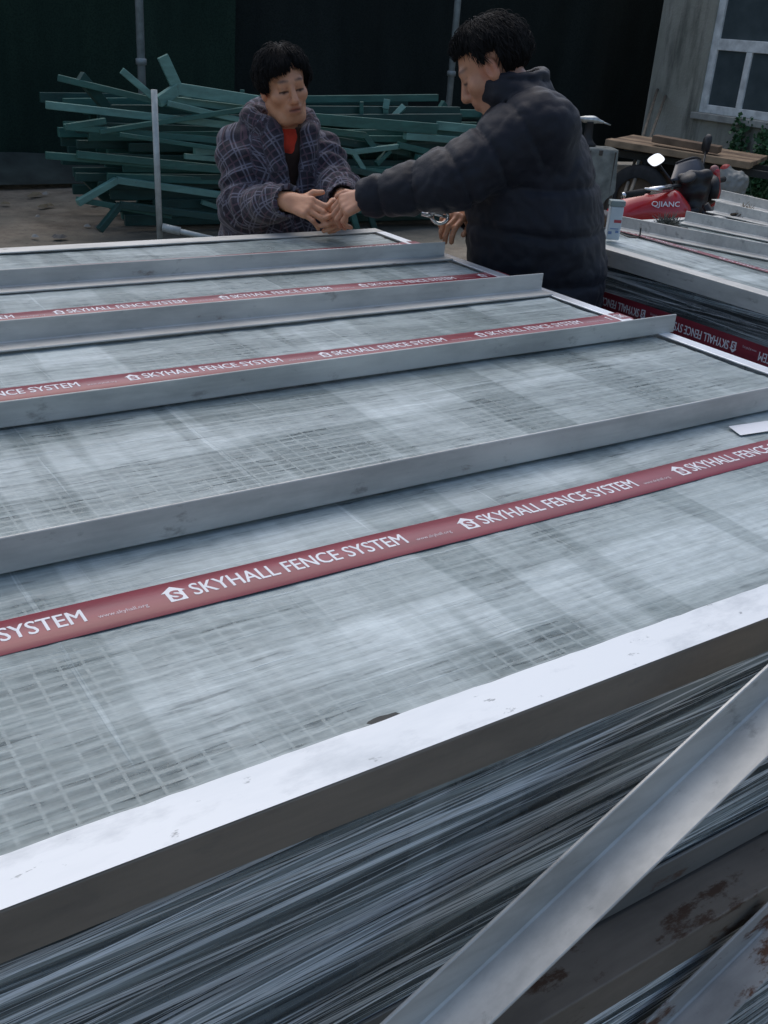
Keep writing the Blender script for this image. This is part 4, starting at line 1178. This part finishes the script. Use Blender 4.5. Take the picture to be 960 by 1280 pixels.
def pile():
    rs = np.random.RandomState(12)
    # body of the pile
    nl = 13
    for k in range(nl):
        for j in range(4):
            z = .06 + k * .066
            x0 = 2.72 + rs.uniform(-.16, .34) - .10 * (k > 3) + .18 * (k < 2); y0 = 7.75 + j * .26 + rs.uniform(-.06, .06) + k * .012
            L = rs.uniform(3.0, 3.5); a = rs.normal(-.10, .055)
            p0 = np.array([x0, y0, z + rs.uniform(-.01, .02)]); p1 = p0 + np.array([math.cos(a) * L, math.sin(a) * L, rs.normal(0, .06) if k > 2 else 0]); p1[2] = max(p1[2], .035)
            if j > 1 and k < nl - 4 and rs.rand() < .5: continue
            arms = []
            if rs.rand() < .12 and x0 > 2.6:
                d = np.array([-.7, rs.uniform(-.3, .1), rs.choice([-1, 1]) * .7]); q = p0 + d * .34
                if q[2] > .03: arms.append((p0, q))
            if rs.rand() < .18 and k > 6:
                d = np.array([.6, rs.uniform(-.3, .2), rs.choice([-1, 1]) * .8]); arms.append((p1, p1 + d * .32))
            fence_post(p0, p1, rs.uniform(.055, .085), .05, arms, 1 if rs.rand() < .7 else 0)
    # posts that show clearly, measured
    T = lambda x, y, Y=7.62: at_y(x, y, Y)
    fence_post(T(72, 97, 7.9), T(300, 152, 7.5), .045, .05, [], 0)
    fence_post(T(57, 131, 7.75), T(300, 158, 7.5), .052, .05, [], 2)
    fence_post(T(192, 122, 7.66), T(420, 150, 7.5), .05, .04, [(T(192, 122, 7.66), T(152, 88, 7.7))], 2)
    fence_post(T(222, 111, 7.58), T(330, 128, 7.5), .085, .05, [(T(222, 111, 7.58), T(203, 70, 7.6)), (T(222, 111, 7.58), T(198, 127, 7.55))], 2)
    fence_post(T(210, 129, 7.5), T(300, 150, 7.45), .04, .04, [], 2)
    fence_post(T(82, 158, 7.6), T(300, 178, 7.5), .045, .05, [(T(132, 151, 7.57), T(80, 159, 7.6))], 0)
    fence_post(T(57, 194, 7.7), T(300, 214, 7.5), .05, .05, [], 0)
    fence_post(T(146, 225, 7.55), T(300, 247, 7.45), .05, .05, [(T(146, 225, 7.55), T(97, 254, 7.5))], 2)
    fence_post(T(150, 256, 7.5), T(300, 275, 7.4), .05, .05, [(T(150, 256, 7.5), T(124, 288, 7.45))], 1)
    fence_post(T(150, 168, 7.5), T(300, 190, 7.4), .03, .04, [], 0)
    fence_post(T(372, 147, 7.4), T(545, 161, 7.4), .085, .05, [], 0)
    fence_post(T(547, 157, 7.45), T(700, 171, 7.5), .07, .05, [], 2)
    fence_post(T(330, 155, 7.45), T(456, 169, 7.45), .05, .05, [(T(456, 169, 7.45), T(470, 188, 7.42))], 0)
    fence_post(T(330, 170, 7.4), T(441, 190, 7.38), .042, .05, [(T(441, 190, 7.38), T(458, 218, 7.36)), (T(441, 190, 7.38), T(506, 182, 7.42))], 2)
    fence_post(T(506, 170, 7.4), T(640, 180, 7.45), .055, .05, [], 2)
    fence_post(T(498, 181, 7.4), T(640, 215, 7.4), .05, .05, [], 0)
    fence_post(T(520, 197, 7.36), T(640, 205, 7.4), .05, .05, [], 0)
    fence_post(T(455, 213, 7.36), T(620, 222, 7.4), .04, .05, [(T(487, 188, 7.42), T(470, 205, 7.4))], 0)
    fence_post(T(405, 205, 7.36), T(600, 245, 7.36), .05, .05, [], 1)
    fence_post(T(441, 262, 7.3), T(640, 268, 7.36), .05, .05, [(T(436, 252, 7.3), T(448, 292, 7.28))], 0)
    fence_post(T(462, 262, 7.34), T(640, 282, 7.36), .05, .05, [(T(458, 255, 7.34), T(470, 292, 7.32))], 1)
    for k in range(12):
        x0, y0 = rs.uniform(75, 300), rs.uniform(118, 270); dx = rs.uniform(110, 240); sl = rs.normal(.10, .10)
        fence_post(T(x0, y0, 7.62 + rs.uniform(-.1, .1)), T(x0 + dx, y0 + dx * sl, 7.5 + rs.uniform(-.1, .1)), rs.uniform(.035, .06), .045, [], int(rs.choice([0, 1, 1, 2])))
    # stub ends standing up out of the pile
    for (x0, y0, x1, y1, w) in ((452, 148, 452, 127, .032), (482, 136, 484, 124, .055), (492, 146, 505, 133, .05), (515, 152, 527, 146, .05), (302, 132, 303, 112, .032)):
        b = MB(); b.beam(T(x0, y0, 7.75), T(x1, y1, 7.75), .04, w, up=RH); b.beam(T(x0, y0, 7.75), T(x0 + 3, y0 + 60, 7.9), .03, w * .8, up=RH)
        tag(bevel(b.build('fence_post', GREEN[2 if w > .04 else 0]), .003), 'short post end poking up out of the green pile', 'fence post', 'post ends sticking up from the pile')
    # pipe stand in front of the pile
    q = at_y(200, 299, 7.22); tpt = at_y(192.5, 112, 7.22)
    st = empty('pipe_stand', (q[0], 7.22, 0), 'thin pale pipe upright with a short foot pipe in front of the green posts', 'pipe')
    pm = plain('pale_grey_pipe', (.42, .45, .43), .5, .2, .25, 12)
    b = MB(); b.tube([(0, 0, 0), (tpt[0] - q[0], 0, tpt[2])], .022, 12); b.build('upright', pm, st, True)
    f0 = at_y(203, 284, 7.2) - [q[0], 7.22, 0]; f1 = at_y(272, 300, 7.0) - [q[0], 7.22, 0]
    b = MB(); b.tube([f0, f1], .020, 10); fp = b.build('foot_pipe', pm, st, True)
    b = MB(); b.tube([f0 + (f1 - f0) * .0, f0 + (f1 - f0) * .32], .030, 12); b.build('sleeve', pm, fp, True)
pile()

# ------------------------------------------------------------------ things round the right-hand building
def cart():
    G = 10.0
    A = at_g(762, 174, G); B = at_g(884, 196, 9.6)
    root = empty('hand_cart', (A[0], A[1], 0), 'wooden bedded hand cart with a fat rubber wheel against the building', 'cart')
    o = np.array([A[0], A[1], 0.0]); z = (A[2] + B[2]) / 2
    d = np.array([B[0] - A[0], B[1] - A[1], 0]); L = np.linalg.norm(d); d /= L; s = np.array([-d[1], d[0], 0])
    wood = [plain('pale_plank', (.27, .19, .12), .85, 0, .35, 7), plain('brown_plank', (.15, .10, .065), .85, 0, .4, 7)]
    for i in range(5):
        c = s * (i * .19 - .05)
        b = MB(); b.beam(A - o + c - [0, 0, .02], B - o + c - [0, 0, .02] + d * .4, .175, .06 if i == 0 else .04); bevel(b.build('bed_plank', wood[i % 2 if i else 0], root), .006)
    b = MB(); m0 = (A - o) * .55 + (B - o) * .45; b.beam(m0 + [0, 0, .075], B - o + d * .1 + [0, 0, .07], .16, .06); bevel(b.build('loose_plank', wood[1], root), .006)
    b = MB(); b.beam(A - o - [0, 0, .12] + s * .1, B - o + d * 1.6 - [0, 0, .13] + s * .1, .05, .06); b.beam(A - o - [0, 0, .12] + s * .6, B - o + d * 1.6 - [0, 0, .13] + s * .6, .05, .06)
    b.build('frame_rail', plain('dark_cart_frame', (.03, .032, .03), .7), root)
    w = at_g(800, 224, 9.75) - o; r = .29; w[2] = r
    ax = s
    tm = plain('tyre_rubber', (.022, .022, .022), .8, 0, .3, 20)
    for k, off in enumerate((0, .75)):
        wh = empty('wheel', tuple(w + s * off)); wh.parent = root
        b = MB(); b.lathe([(r * .62, -.05), (r * .9, -.055), (r, -.025), (r, .025), (r * .9, .055), (r * .62, .05)], (0, 0, 0), ax, 28, False); b.build('tyre', tm, wh, True)
        b = MB(); b.lathe([(.03, -.06), (.06, -.05), (r * .55, -.02), (r * .64, -.035), (r * .64, .035), (r * .55, .02), (.03, .05)], (0, 0, 0), ax, 24); b.build('hub', plain('brown_hub', (.12, .085, .055), .8), wh, True)
    b = MB(); b.tube([w - s * .1, w + s * .85], .02, 8); b.tube([w + s * .08, w + s * .08 + [0, 0, z - r - .1]], .025, 8); b.tube([w + s * .62, w + s * .62 + [0, 0, z - r - .1]], .025, 8); b.build('axle', tm, root)
cart()
def stand():
    A = at_g(752, 184, 8.6); z = A[2]
    root = empty('covered_stand', (A[0], A[1], 0), 'small stand draped with dirty pale cloth beside the hand cart', 'stand')
    dm = plain('dirty_pale_cloth', (.19, .20, .18), .95, 0, .45, 9)
    # draped cloth: closed box-like sheet with folds
    n = 64; m = 16; P = np.zeros((n, m, 3))
    for i in range(n):
        a = 2 * math.pi * i / (n - 1); ca, sa = math.cos(a), math.sin(a)
        rr = 1 / max(abs(ca) / .125, abs(sa) / .125) ; rr = rr * .75 + .125 * .25
        for j in range(m):
            t = j / (m - 1)
            if t < .25: q = rr * t / .25; zz = z + .005 * math.sin(7 * a) * t
            else:
                w = (t - .25) / .75; q = rr * (1 + .10 * w + .10 * w * math.sin(9 * a + 1.3)); zz = z - .36 * w * (1 + .18 * math.sin(4 * a + .5))
            v = RH * ca * q + FW * sa * q
            P[i, j] = (v[0], v[1], zz)
    link('cloth_cover', grid_mesh('cloth_cover', P), dm, root, True)
    wm = plain('stand_leg', (.07, .06, .05), .8)
    for e in (-1, 1):
        for f in (-1, 1):
            b = MB(); p = RH * e * .10 + FW * f * .10; b.beam(p, p + UP * (z - .02), .035, .035, up=(1, 0, 0)); b.build('leg', wm, root)
    b = MB(); b.box((-.10, -.10, z - .05), (.10, .10, z - .012)); b.build('top_board', wm, root)
    # silver tool head standing on it
    c = at_g(738, 150, 8.62)
    tr = empty('bench_tool', (c[0], c[1], z + .003), 'silver headed metal tool with a side lever on the draped stand', 'tool')
    sm = plain('worn_silver_metal', (.42, .44, .43), .35, .7, .3, 25); bm = plain('dark_iron', (.03, .03, .03), .6, .3)
    h = c[2] - z
    b = MB(); b.lathe([(.07, 0), (.075, .012), (.05, .03), (.035, .06), (.03, h - .03), (.04, h - .015)], (0, 0, 0), n=18); b.build('pedestal', bm, tr, True)
    v = Vol((-.2, -.2, h - .1), (.25, .2, h + .1), .007)
    e0 = np.array([0, 0, h]); v.ell(e0, (.062, .04, .03), np.array([RH, FW, UP]), .02); v.cap(e0 - RH * .05, e0 - RH * .09 + UP * .004, .022, .014, .02); v.cap(e0 + RH * .03, e0 + RH * .10 - UP * .012, .022, .012, .02)
    V, F = v.surface(1); me = bpy.data.meshes.new('tool_head'); me.from_pydata(V.tolist(), [], F.tolist()); link('tool_head', me, sm, tr, True)
    b = MB(); b.tube([e0 + RH * .09 - UP * .01, e0 + RH * .165 - UP * .03], [.007, .005], 8); b.build('lever', sm, tr, True)
stand()
def leaning_things():
    sm = plain('grey_stick', (.13, .12, .10), .85)
    for (x0, y0, x1, y1) in ((803, 172, 822, 112), (813, 172, 832, 120)):
        a = at_g(x0, y0, 11.3); b_ = at_x(x1, y1, BX - .03); d = (a - b_) / (a[2] - b_[2]); a = b_ + d * (0 - b_[2])
        b = MB(); b.tube([a, b_], .016, 8); tag(b.build('wooden_stick', sm, None, True), 'thin grey stick leaning on the concrete wall behind the cart', 'stick', 'sticks leaning on the wall')
    # crumpled red and white sack on the cart side
    c = at_g(912, 222, 8.6)
    v = Vol(c - .3, c + .3, .012)
    v.ell(c + RH * .03 - UP * .02, (.15, .12, .10), np.array([RH, FW, UP]), .04); v.ell(c - RH * .05 + UP * .06, (.06, .06, .06), None, .04); v.ell(c - UP * .09 + RH * .03, (.14, .12, .08), np.array([RH, FW, UP]), .04)
    V, F = v.surface(2); V = V + vnormals(V, F) * (np.abs(fbm(V, 14, 2)) * .02 + fbm(V, 30, 1) * .006 - .025)[:, None]
    t = NT('red_white_plastic'); n = t.sep(t.co)
    w = t.math('GREATER_THAN', t.math('ADD', n[2], t.math('MULTIPLY', n[0], -.5)), c[2] * 0 + .10)
    t.set(col=t.mix(w, (.20, .205, .19), (.34, .035, .028)), rough=.5)
    root = empty('plastic_sack', tuple(c), 'crumpled red and white plastic sack propped on a block beyond the motorcycle', 'sack')
    vol_object('sack', V, F, t.m, root)
    b = MB(); b.box((-.14, -.12, -c[2]), (.20, .12, -.13)); bevel(b.build('block', plain('cement_block', (.2, .2, .19), .9), root), .008)
    # drooping weeds by the sill side
    rs = np.random.RandomState(2)
    for (px, py, lab) in ((940, 232, 'low green weeds growing along the foot of the wall'), ):
        p = at_g(px, 240, 9.4); p[2] = 0
        r = empty('weed_clump', tuple(p), lab, 'plant'); b = MB()
        for k in range(160):
            a = rs.uniform(0, 6.28); l = rs.uniform(.2, .62); lean = rs.uniform(.05, .5); q = np.array([rs.normal(0, .25), rs.normal(0, .2), 0]); dd = np.array([math.cos(a), math.sin(a), 0]); w = np.cross(dd, UP) * .012
            m1 = q + UP * l * .6 + dd * lean * l * .4; m2 = q + UP * l + dd * lean * l
            b.add([q - w, q + w, m1 + w, m1 - w, m2], [(0, 1, 2, 3), (3, 2, 4)])
        b.build('foliage', plain('weed_leaf', (.04, .09, .04), .6, 0, .4, 10), r)
leaning_things()

# ------------------------------------------------------------------ motorcycle behind the right-hand stack
def motorcycle():
    t0 = 5.7
    P = lambda x, y, t=5.7: CAM + ray(x, y) * t
    C = P(815, 258)
    root = empty('motorcycle', (C[0], C[1], 0), 'red tanked motorcycle with black cowl and bright square mirror behind the wrapped stack', 'motorcycle')
    O = np.array([C[0], C[1], 0.0])
    h = RH * math.cos(.1) + FW * math.sin(.1); s = np.cross(UP, h)      # s: away from camera side
    Z = C[2]
    red = NT('red_tank_paint'); red.set(col=(.42, .018, .022), rough=.25, spec=.5, coat=.4); red.bump(red.noise(scale=80), .03, .001)
    blk = plain('black_motor_plastic', (.013, .014, .016), .45, 0, .3, 20); chrome = plain('motor_chrome', (.6, .61, .62), .2, .95, .1); rub = plain('motor_rubber', (.018, .018, .018), .8)
    eng = plain('cast_engine', (.12, .12, .12), .5, .6)
    # tank
    v = Vol(C - .45, C + .45, .010); B = np.array([h, s, UP])
    v.ell(C - UP * .03 + h * .01, (.205, .125, .115), B, .02); v.ell(C - h * .12 - UP * .06, (.14, .10, .075), B, .05); v.cap(C + h * .10 + UP * .03, C + h * .16 - UP * .02, .07, .06, .04)
    v.ell(C - s * .155 - h * .03 - UP * .105, (.12, .05, .05), B, .02, 'sub')
    V, F = v.surface(2); vol_object('tank', V, F, red.m, root)
    tank = [o for o in root.children if o.name.startswith('tank')][0]
    # maker's lettering laid on the tank flank
    tv, tf = text_geo('QJIANC', .012); sc = np.array([.165 / tv[:, 0].max(), .034 / tv[:, 1].max()])
    vs = []
    cen = V.mean(0)
    for a, b_ in tv * sc:
        p = C + h * (a - .045 + b_ * .12) + UP * (b_ + .010 + a * .02)
        q = ((V - p) @ h) ** 2 + ((V - p) @ UP) ** 2; side_ = (V - C) @ s < 0
        q = np.where(side_, q, 9); j = np.argsort(q)[:6]; dep = ((V[j] - p) @ s).min()
        vs.append(p + s * (dep - .004) - O)
    b = MB(); b.add(vs, tf); b.build('lettering', M['ink'], tank)
    # small plate of pale print low on the tank
    b = MB(); p = P(823, 274, 5.62); b.beam(p - h * .03 - O, p + h * .04 - O, .004, .02); b.build('pale_badge', M['ink'], tank)
    # seat, frame, engine, wheels
    def tb(name, pts, r, mat, par=root, n=10):
        b = MB(); b.tube([np.array(p) - O for p in pts], r, n); return b.build(name, mat, par, True)
    v = Vol(C - h * .6 - .35, C + .2, .016); v.ell(C - h * .45 - UP * .08, (.32, .13, .055), B, .03); V, F = v.surface(2); vol_object('seat', V, F, blk, root)
    steer = C + h * .27 + UP * .02
    fa = O + h * .68 + UP * .30; ra = O - h * .62 + UP * .29
    tb('frame', [steer - UP * .05, O + h * .12 + UP * .25, O - h * .3 + UP * .3, C - h * .55 - UP * .13], .022, blk)
    tb('frame', [steer - UP * .03, C - h * .2 - UP * .12, C - h * .7 - UP * .10], .02, blk)
    b = MB(); b.box((-.01, -.01, 0), (.01, .01, .01))
    v = Vol(O - .45 + UP * .3, O + .45 + UP * .3, .016); v.ell(O + UP * .33, (.20, .13, .13), B, .03); v.cap(O + h * .08 + UP * .42, O + h * .16 + UP * .58, .085, .075, .02); V, F = v.surface(1); vol_object('engine', V, F, eng, root)
    for e in (-1, 1): tb('fork', [steer + s * e * .085 + UP * .02, fa + s * e * .075], .021, blk)
    for e in (-1, 1): tb('swing_arm', [O - h * .18 + s * e * .07 + UP * .3, ra + s * e * .07], .018, blk)
    for c, r in ((fa, .30), (ra, .29)):
        w = empty('wheel', tuple(c - O)); w.parent = root
        b = MB(); b.lathe([(r * .74, -.045), (r * .93, -.048), (r, -.015), (r, .015), (r * .93, .048), (r * .74, .045)], (0, 0, 0), s, 30, False); b.build('tyre', rub, w, True)
        b = MB(); b.lathe([(.03, -.05), (.05, -.04), (.05, .04), (.03, .05)], (0, 0, 0), s, 16)
        for k in range(6):
            a = k * math.pi / 3; dd = h * math.cos(a) + UP * math.sin(a); b.tube([dd * .04, dd * r * .76], .012, 6)
        b.lathe([(r * .72, -.03), (r * .78, -.03), (r * .78, .03), (r * .72, .03)], (0, 0, 0), s, 30, False); b.build('rim', chrome, w, True)
    b = MB(); arc = [fa + (h * math.cos(a) + UP * math.sin(a)) * .335 - O for a in np.linspace(.3, 2.7, 14)]
    for i in range(13): b.beam(arc[i], arc[i + 1], .10, .006, up=arc[i] - (fa - O))
    b.build('mudguard', red.m, root)
    # handlebar with grip and lever on the near side
    g0, g1 = P(781, 244, 5.45), P(804, 240, 5.50); hb = P(842, 233, 5.66); hb2 = P(858, 232, 5.8); far1 = P(884, 228, 6.1); far2 = P(905, 224, 6.2)
    tb('handlebar', [g1, P(822, 237, 5.55), hb, hb2, far1], .012, blk)
    tb('grip', [g0, g1], .019, rub); tb('grip', [far1, far2], .018, rub)
    tb('bar_end', [g0 + (g0 - g1) * .12, g0], .017, chrome)
    tb('brake_lever', [P(838, 235, 5.58), P(822, 238, 5.42), P(806, 236, 5.36)], [.010, .009, .006], chrome)
    tb('lever_clamp', [P(812, 239, 5.52), P(838, 235, 5.6)], .021, chrome)
    # cowl, screen, headlight
    v = Vol(P(866, 232, 5.8) - .35, P(866, 232, 5.8) + .35, .009); q = P(866, 228, 5.78)
    v.ell(q - UP * .03, (.105, .10, .085), B, .03); v.ell(q - UP * .13 + h * .01, (.09, .09, .08), B, .04); v.cap(q - h * .08 + UP * .02 - s * .05, q + h * .05 + UP * .05 - s * .05, .035, .04, .03)
    V, F = v.surface(2); V = V + vnormals(V, F) * (fbm(V, 18, 2) * .012)[:, None]; vol_object('cowl', V, F, blk, root)
    scr = NT('smoked_screen'); scr.set(col=(.02, .022, .03), rough=.3, spec=.4)
    n_ = 12; Pq = np.zeros((n_, 8, 3))
    bl, tl, tr_, br = P(838, 226, 5.66), P(845, 204, 5.78), P(876, 199, 5.9), P(886, 222, 5.84)
    for i in range(n_):
        for j in range(8):
            a, c = i / (n_ - 1), j / 7
            p = bl * (1 - a) * (1 - c) + br * a * (1 - c) + tl * (1 - a) * c + tr_ * a * c
            Pq[i, j] = p + (h + FW * .3) * .05 * math.sin(math.pi * a) * (.4 + .6 * math.sin(math.pi * c)) + UP * .02 * math.sin(math.pi * a) * c - O
    o = link('windscreen', grid_mesh('windscreen', Pq), scr.m, root, True); sd_ = o.modifiers.new('thick', 'SOLIDIFY'); sd_.thickness = .004
    tb('instrument_rim', [Pq[i, 7] + O for i in range(n_)], .005, blk)
    b = MB(); pc = P(860, 222, 5.6) - O; b.lathe([(.0, -.01), (.042, -.01), (.046, 0), (.04, .008), (0, .010)], pc, UP * .8 - h * .5 - FW * .4, 20, False); b.build('instrument', blk, root, True)
    b = MB(); b.lathe([(.02, -.06), (.07, -.03), (.085, .0), (.075, .02), (0, .03)], P(868, 236, 5.85) + h * .10 - O, h, 20, False); b.build('headlight', blk, root, True)
    # red side fairing and indicator
    v = Vol(P(896, 228, 5.9) - .2, P(896, 228, 5.9) + .2, .008); q = P(893, 226, 5.88); v.cap(q + UP * .05, q - UP * .07 + h * .02, .022, .03, .01); v.ell(q + h * .01 - UP * .10, (.03, .03, .05), B, .02)
    V, F = v.surface(1); vol_object('side_fairing', V, F, red.m, root)
    v = Vol(P(896, 215, 5.9) - .12, P(896, 215, 5.9) + .12, .007); v.ell(P(893, 212, 5.86), (.028, .022, .026), B, .01); V, F = v.surface(1); vol_object('indicator', V, F, plain('smoky_pink_lens', (.30, .13, .12), .3), root)
    # mirrors
    mir = NT('mirror_glass'); mir.set(col=(.92, .93, .94), metal=1.0, rough=.03)
    def mirror(c, n, up_, w, hh, stalk, face_mat, shell):
        n = n / np.linalg.norm(n); e1 = up_ - n * (n @ up_); e1 /= np.linalg.norm(e1); e2 = np.cross(n, e1)
        ring = []
        for a in np.linspace(0, 2 * math.pi, 25)[:-1]:
            ca, sa = math.cos(a), math.sin(a); k = (abs(ca) ** 3.2 + abs(sa) ** 3.2) ** (-1 / 3.2); ring.append((ca * k, sa * k))
        mroot = MB(); N = len(ring)
        vs = [c + e1 * y * hh * 1.08 + e2 * x * w * 1.08 - O for x, y in ring] + [c - n * .018 + e1 * y * hh * .8 + e2 * x * w * .8 - O for x, y in ring]
        mroot.add(vs, [(i, (i + 1) % N, N + (i + 1) % N, N + i) for i in range(N)] + [tuple(range(N, 2 * N))]); ms = mroot.build('mirror', shell, root, True)
        g = MB(); g.add([c + n * .002 + e1 * y * hh + e2 * x * w - O for x, y in ring], [tuple(range(N))]); g.build('mirror_glass', face_mat, ms)
        b = MB(); b.tube([np.array(p) - O for p in stalk], .006, 8); b.build('mirror_stalk', blk, ms, True)
    mc = P(820, 200, 5.6); vdir = (CAM - mc) / np.linalg.norm(CAM - mc)
    skyd = UP * 1.0; skyd /= np.linalg.norm(skyd)
    mirror(mc, vdir + skyd * 1.0, UP + RH * .75, .036, .044, [P(842, 231, 5.66), P(836, 222, 5.64), mc - vdir * .02], mir.m, blk)
    mc2 = P(884, 180, 6.05)
    mirror(mc2, -h * .3 + RH * 1.0 + FW * .4, UP + RH * .25, .03, .052, [P(880, 225, 6.0), P(879, 205, 6.02), mc2 - UP * .03], blk, blk)
    tb('side_stand', [O - s * .08 + UP * .3, O - s * .28 - h * .05 + UP * .01], .012, blk)
motorcycle()

# ------------------------------------------------------------------ odds and ends on the right-hand stack
def small_things():
    p = at_z(764, 300, ZT + .003)
    root = empty('small_tin', (p[0], p[1], ZT + .006), 'small white printed tin with red and blue label on the wrapped stack', 'tin')
    wm = plain('white_tin', (.55, .60, .62), .4, 0, .06); lid = plain('grey_green_lid', (.22, .27, .26), .5); rd = plain('red_label', (.45, .06, .07), .5); bl = plain('blue_label', (.16, .24, .42), .5)
    rz = Matrix.Rotation(math.radians(-32), 3, 'Z') * 1.15
    def bx(name, lo, hi, mat, w=.003):
        b = MB(); b.box(lo, hi); b.v = [tuple(rz @ Vector(q)) for q in b.v]; return bevel(b.build(name, mat, root), w)
    bx('body', (-.019, -.014, 0), (.019, .014, .092), wm, .004)
    bx('lid', (-.021, -.016, .0925), (.021, .016, .108), lid)
    bx('red_label', (-.004, -.0148, .048), (.0165, -.0141, .056), rd, .0001)
    bx('blue_label', (-.016, -.0148, .016), (-.006, -.0141, .024), bl, .0001)
    bx('blue_label', (.004, -.0148, .020), (.013, -.0141, .027), bl, .0001)
    bx('blue_label', (-.012, -.0148, .030), (.012, -.0141, .0325), bl, .0001)
    # bent wire
    w = [at_z(x, y, ZT + zz) for x, y, zz in ((774, 291, .006), (785, 296, .006), (796, 297, .006), (800, 294, .02), (801, 285, .045))]
    b = MB(); b.tube(w, .0028, 6); tag(b.build('bent_wire', plain('dark_wire', (.03, .03, .03), .5), None, True), 'short dark bent wire beside the small white tin', 'wire')
    # frayed tufts
    rs = np.random.RandomState(8)
    for (px, py, col, r, lab) in ((834, 286, (.13, .13, .11), .042, 'frayed grey tuft of cord on the wrapped stack before the red tank'), (929, 270, (.21, .15, .085), .036, 'frayed brown tuft of cord on the wrapped stack beyond the grey tuft'),
                                  (747, 282, (.15, .10, .06), .034, "frayed dark brown tuft of cord beside the man's jacket")):
        c = at_z(px, py, ZT + .008); rt = empty('cord_tuft', tuple(c), lab, 'cord'); b = MB()
        for k in range(260):
            d = rs.normal(0, 1, 3); d[2] = abs(d[2]) * .9 + .1; d /= np.linalg.norm(d); l = r * rs.uniform(.7, 1.35)
            q0 = d * r * .2; q1 = d * l * .7 + rs.normal(0, .004, 3); q2 = d * l + rs.normal(0, .008, 3); q0[2] = max(q0[2], .001)
            b.tube([q0, q1, q2], [.0022, .0018, .0006], 3, False)
        b.build('strands', plain('cord_fibre', col, .95, 0, .4, 40), rt)
        b = MB(); b.tube([(-.05, .02, .003), (-.01, .005, .008), (.03, -.01, .004), (.07, -.03, .002)], .006, 6); b.build('cord', plain('dark_cord', (.03, .028, .025), .9), rt, True)
small_things()
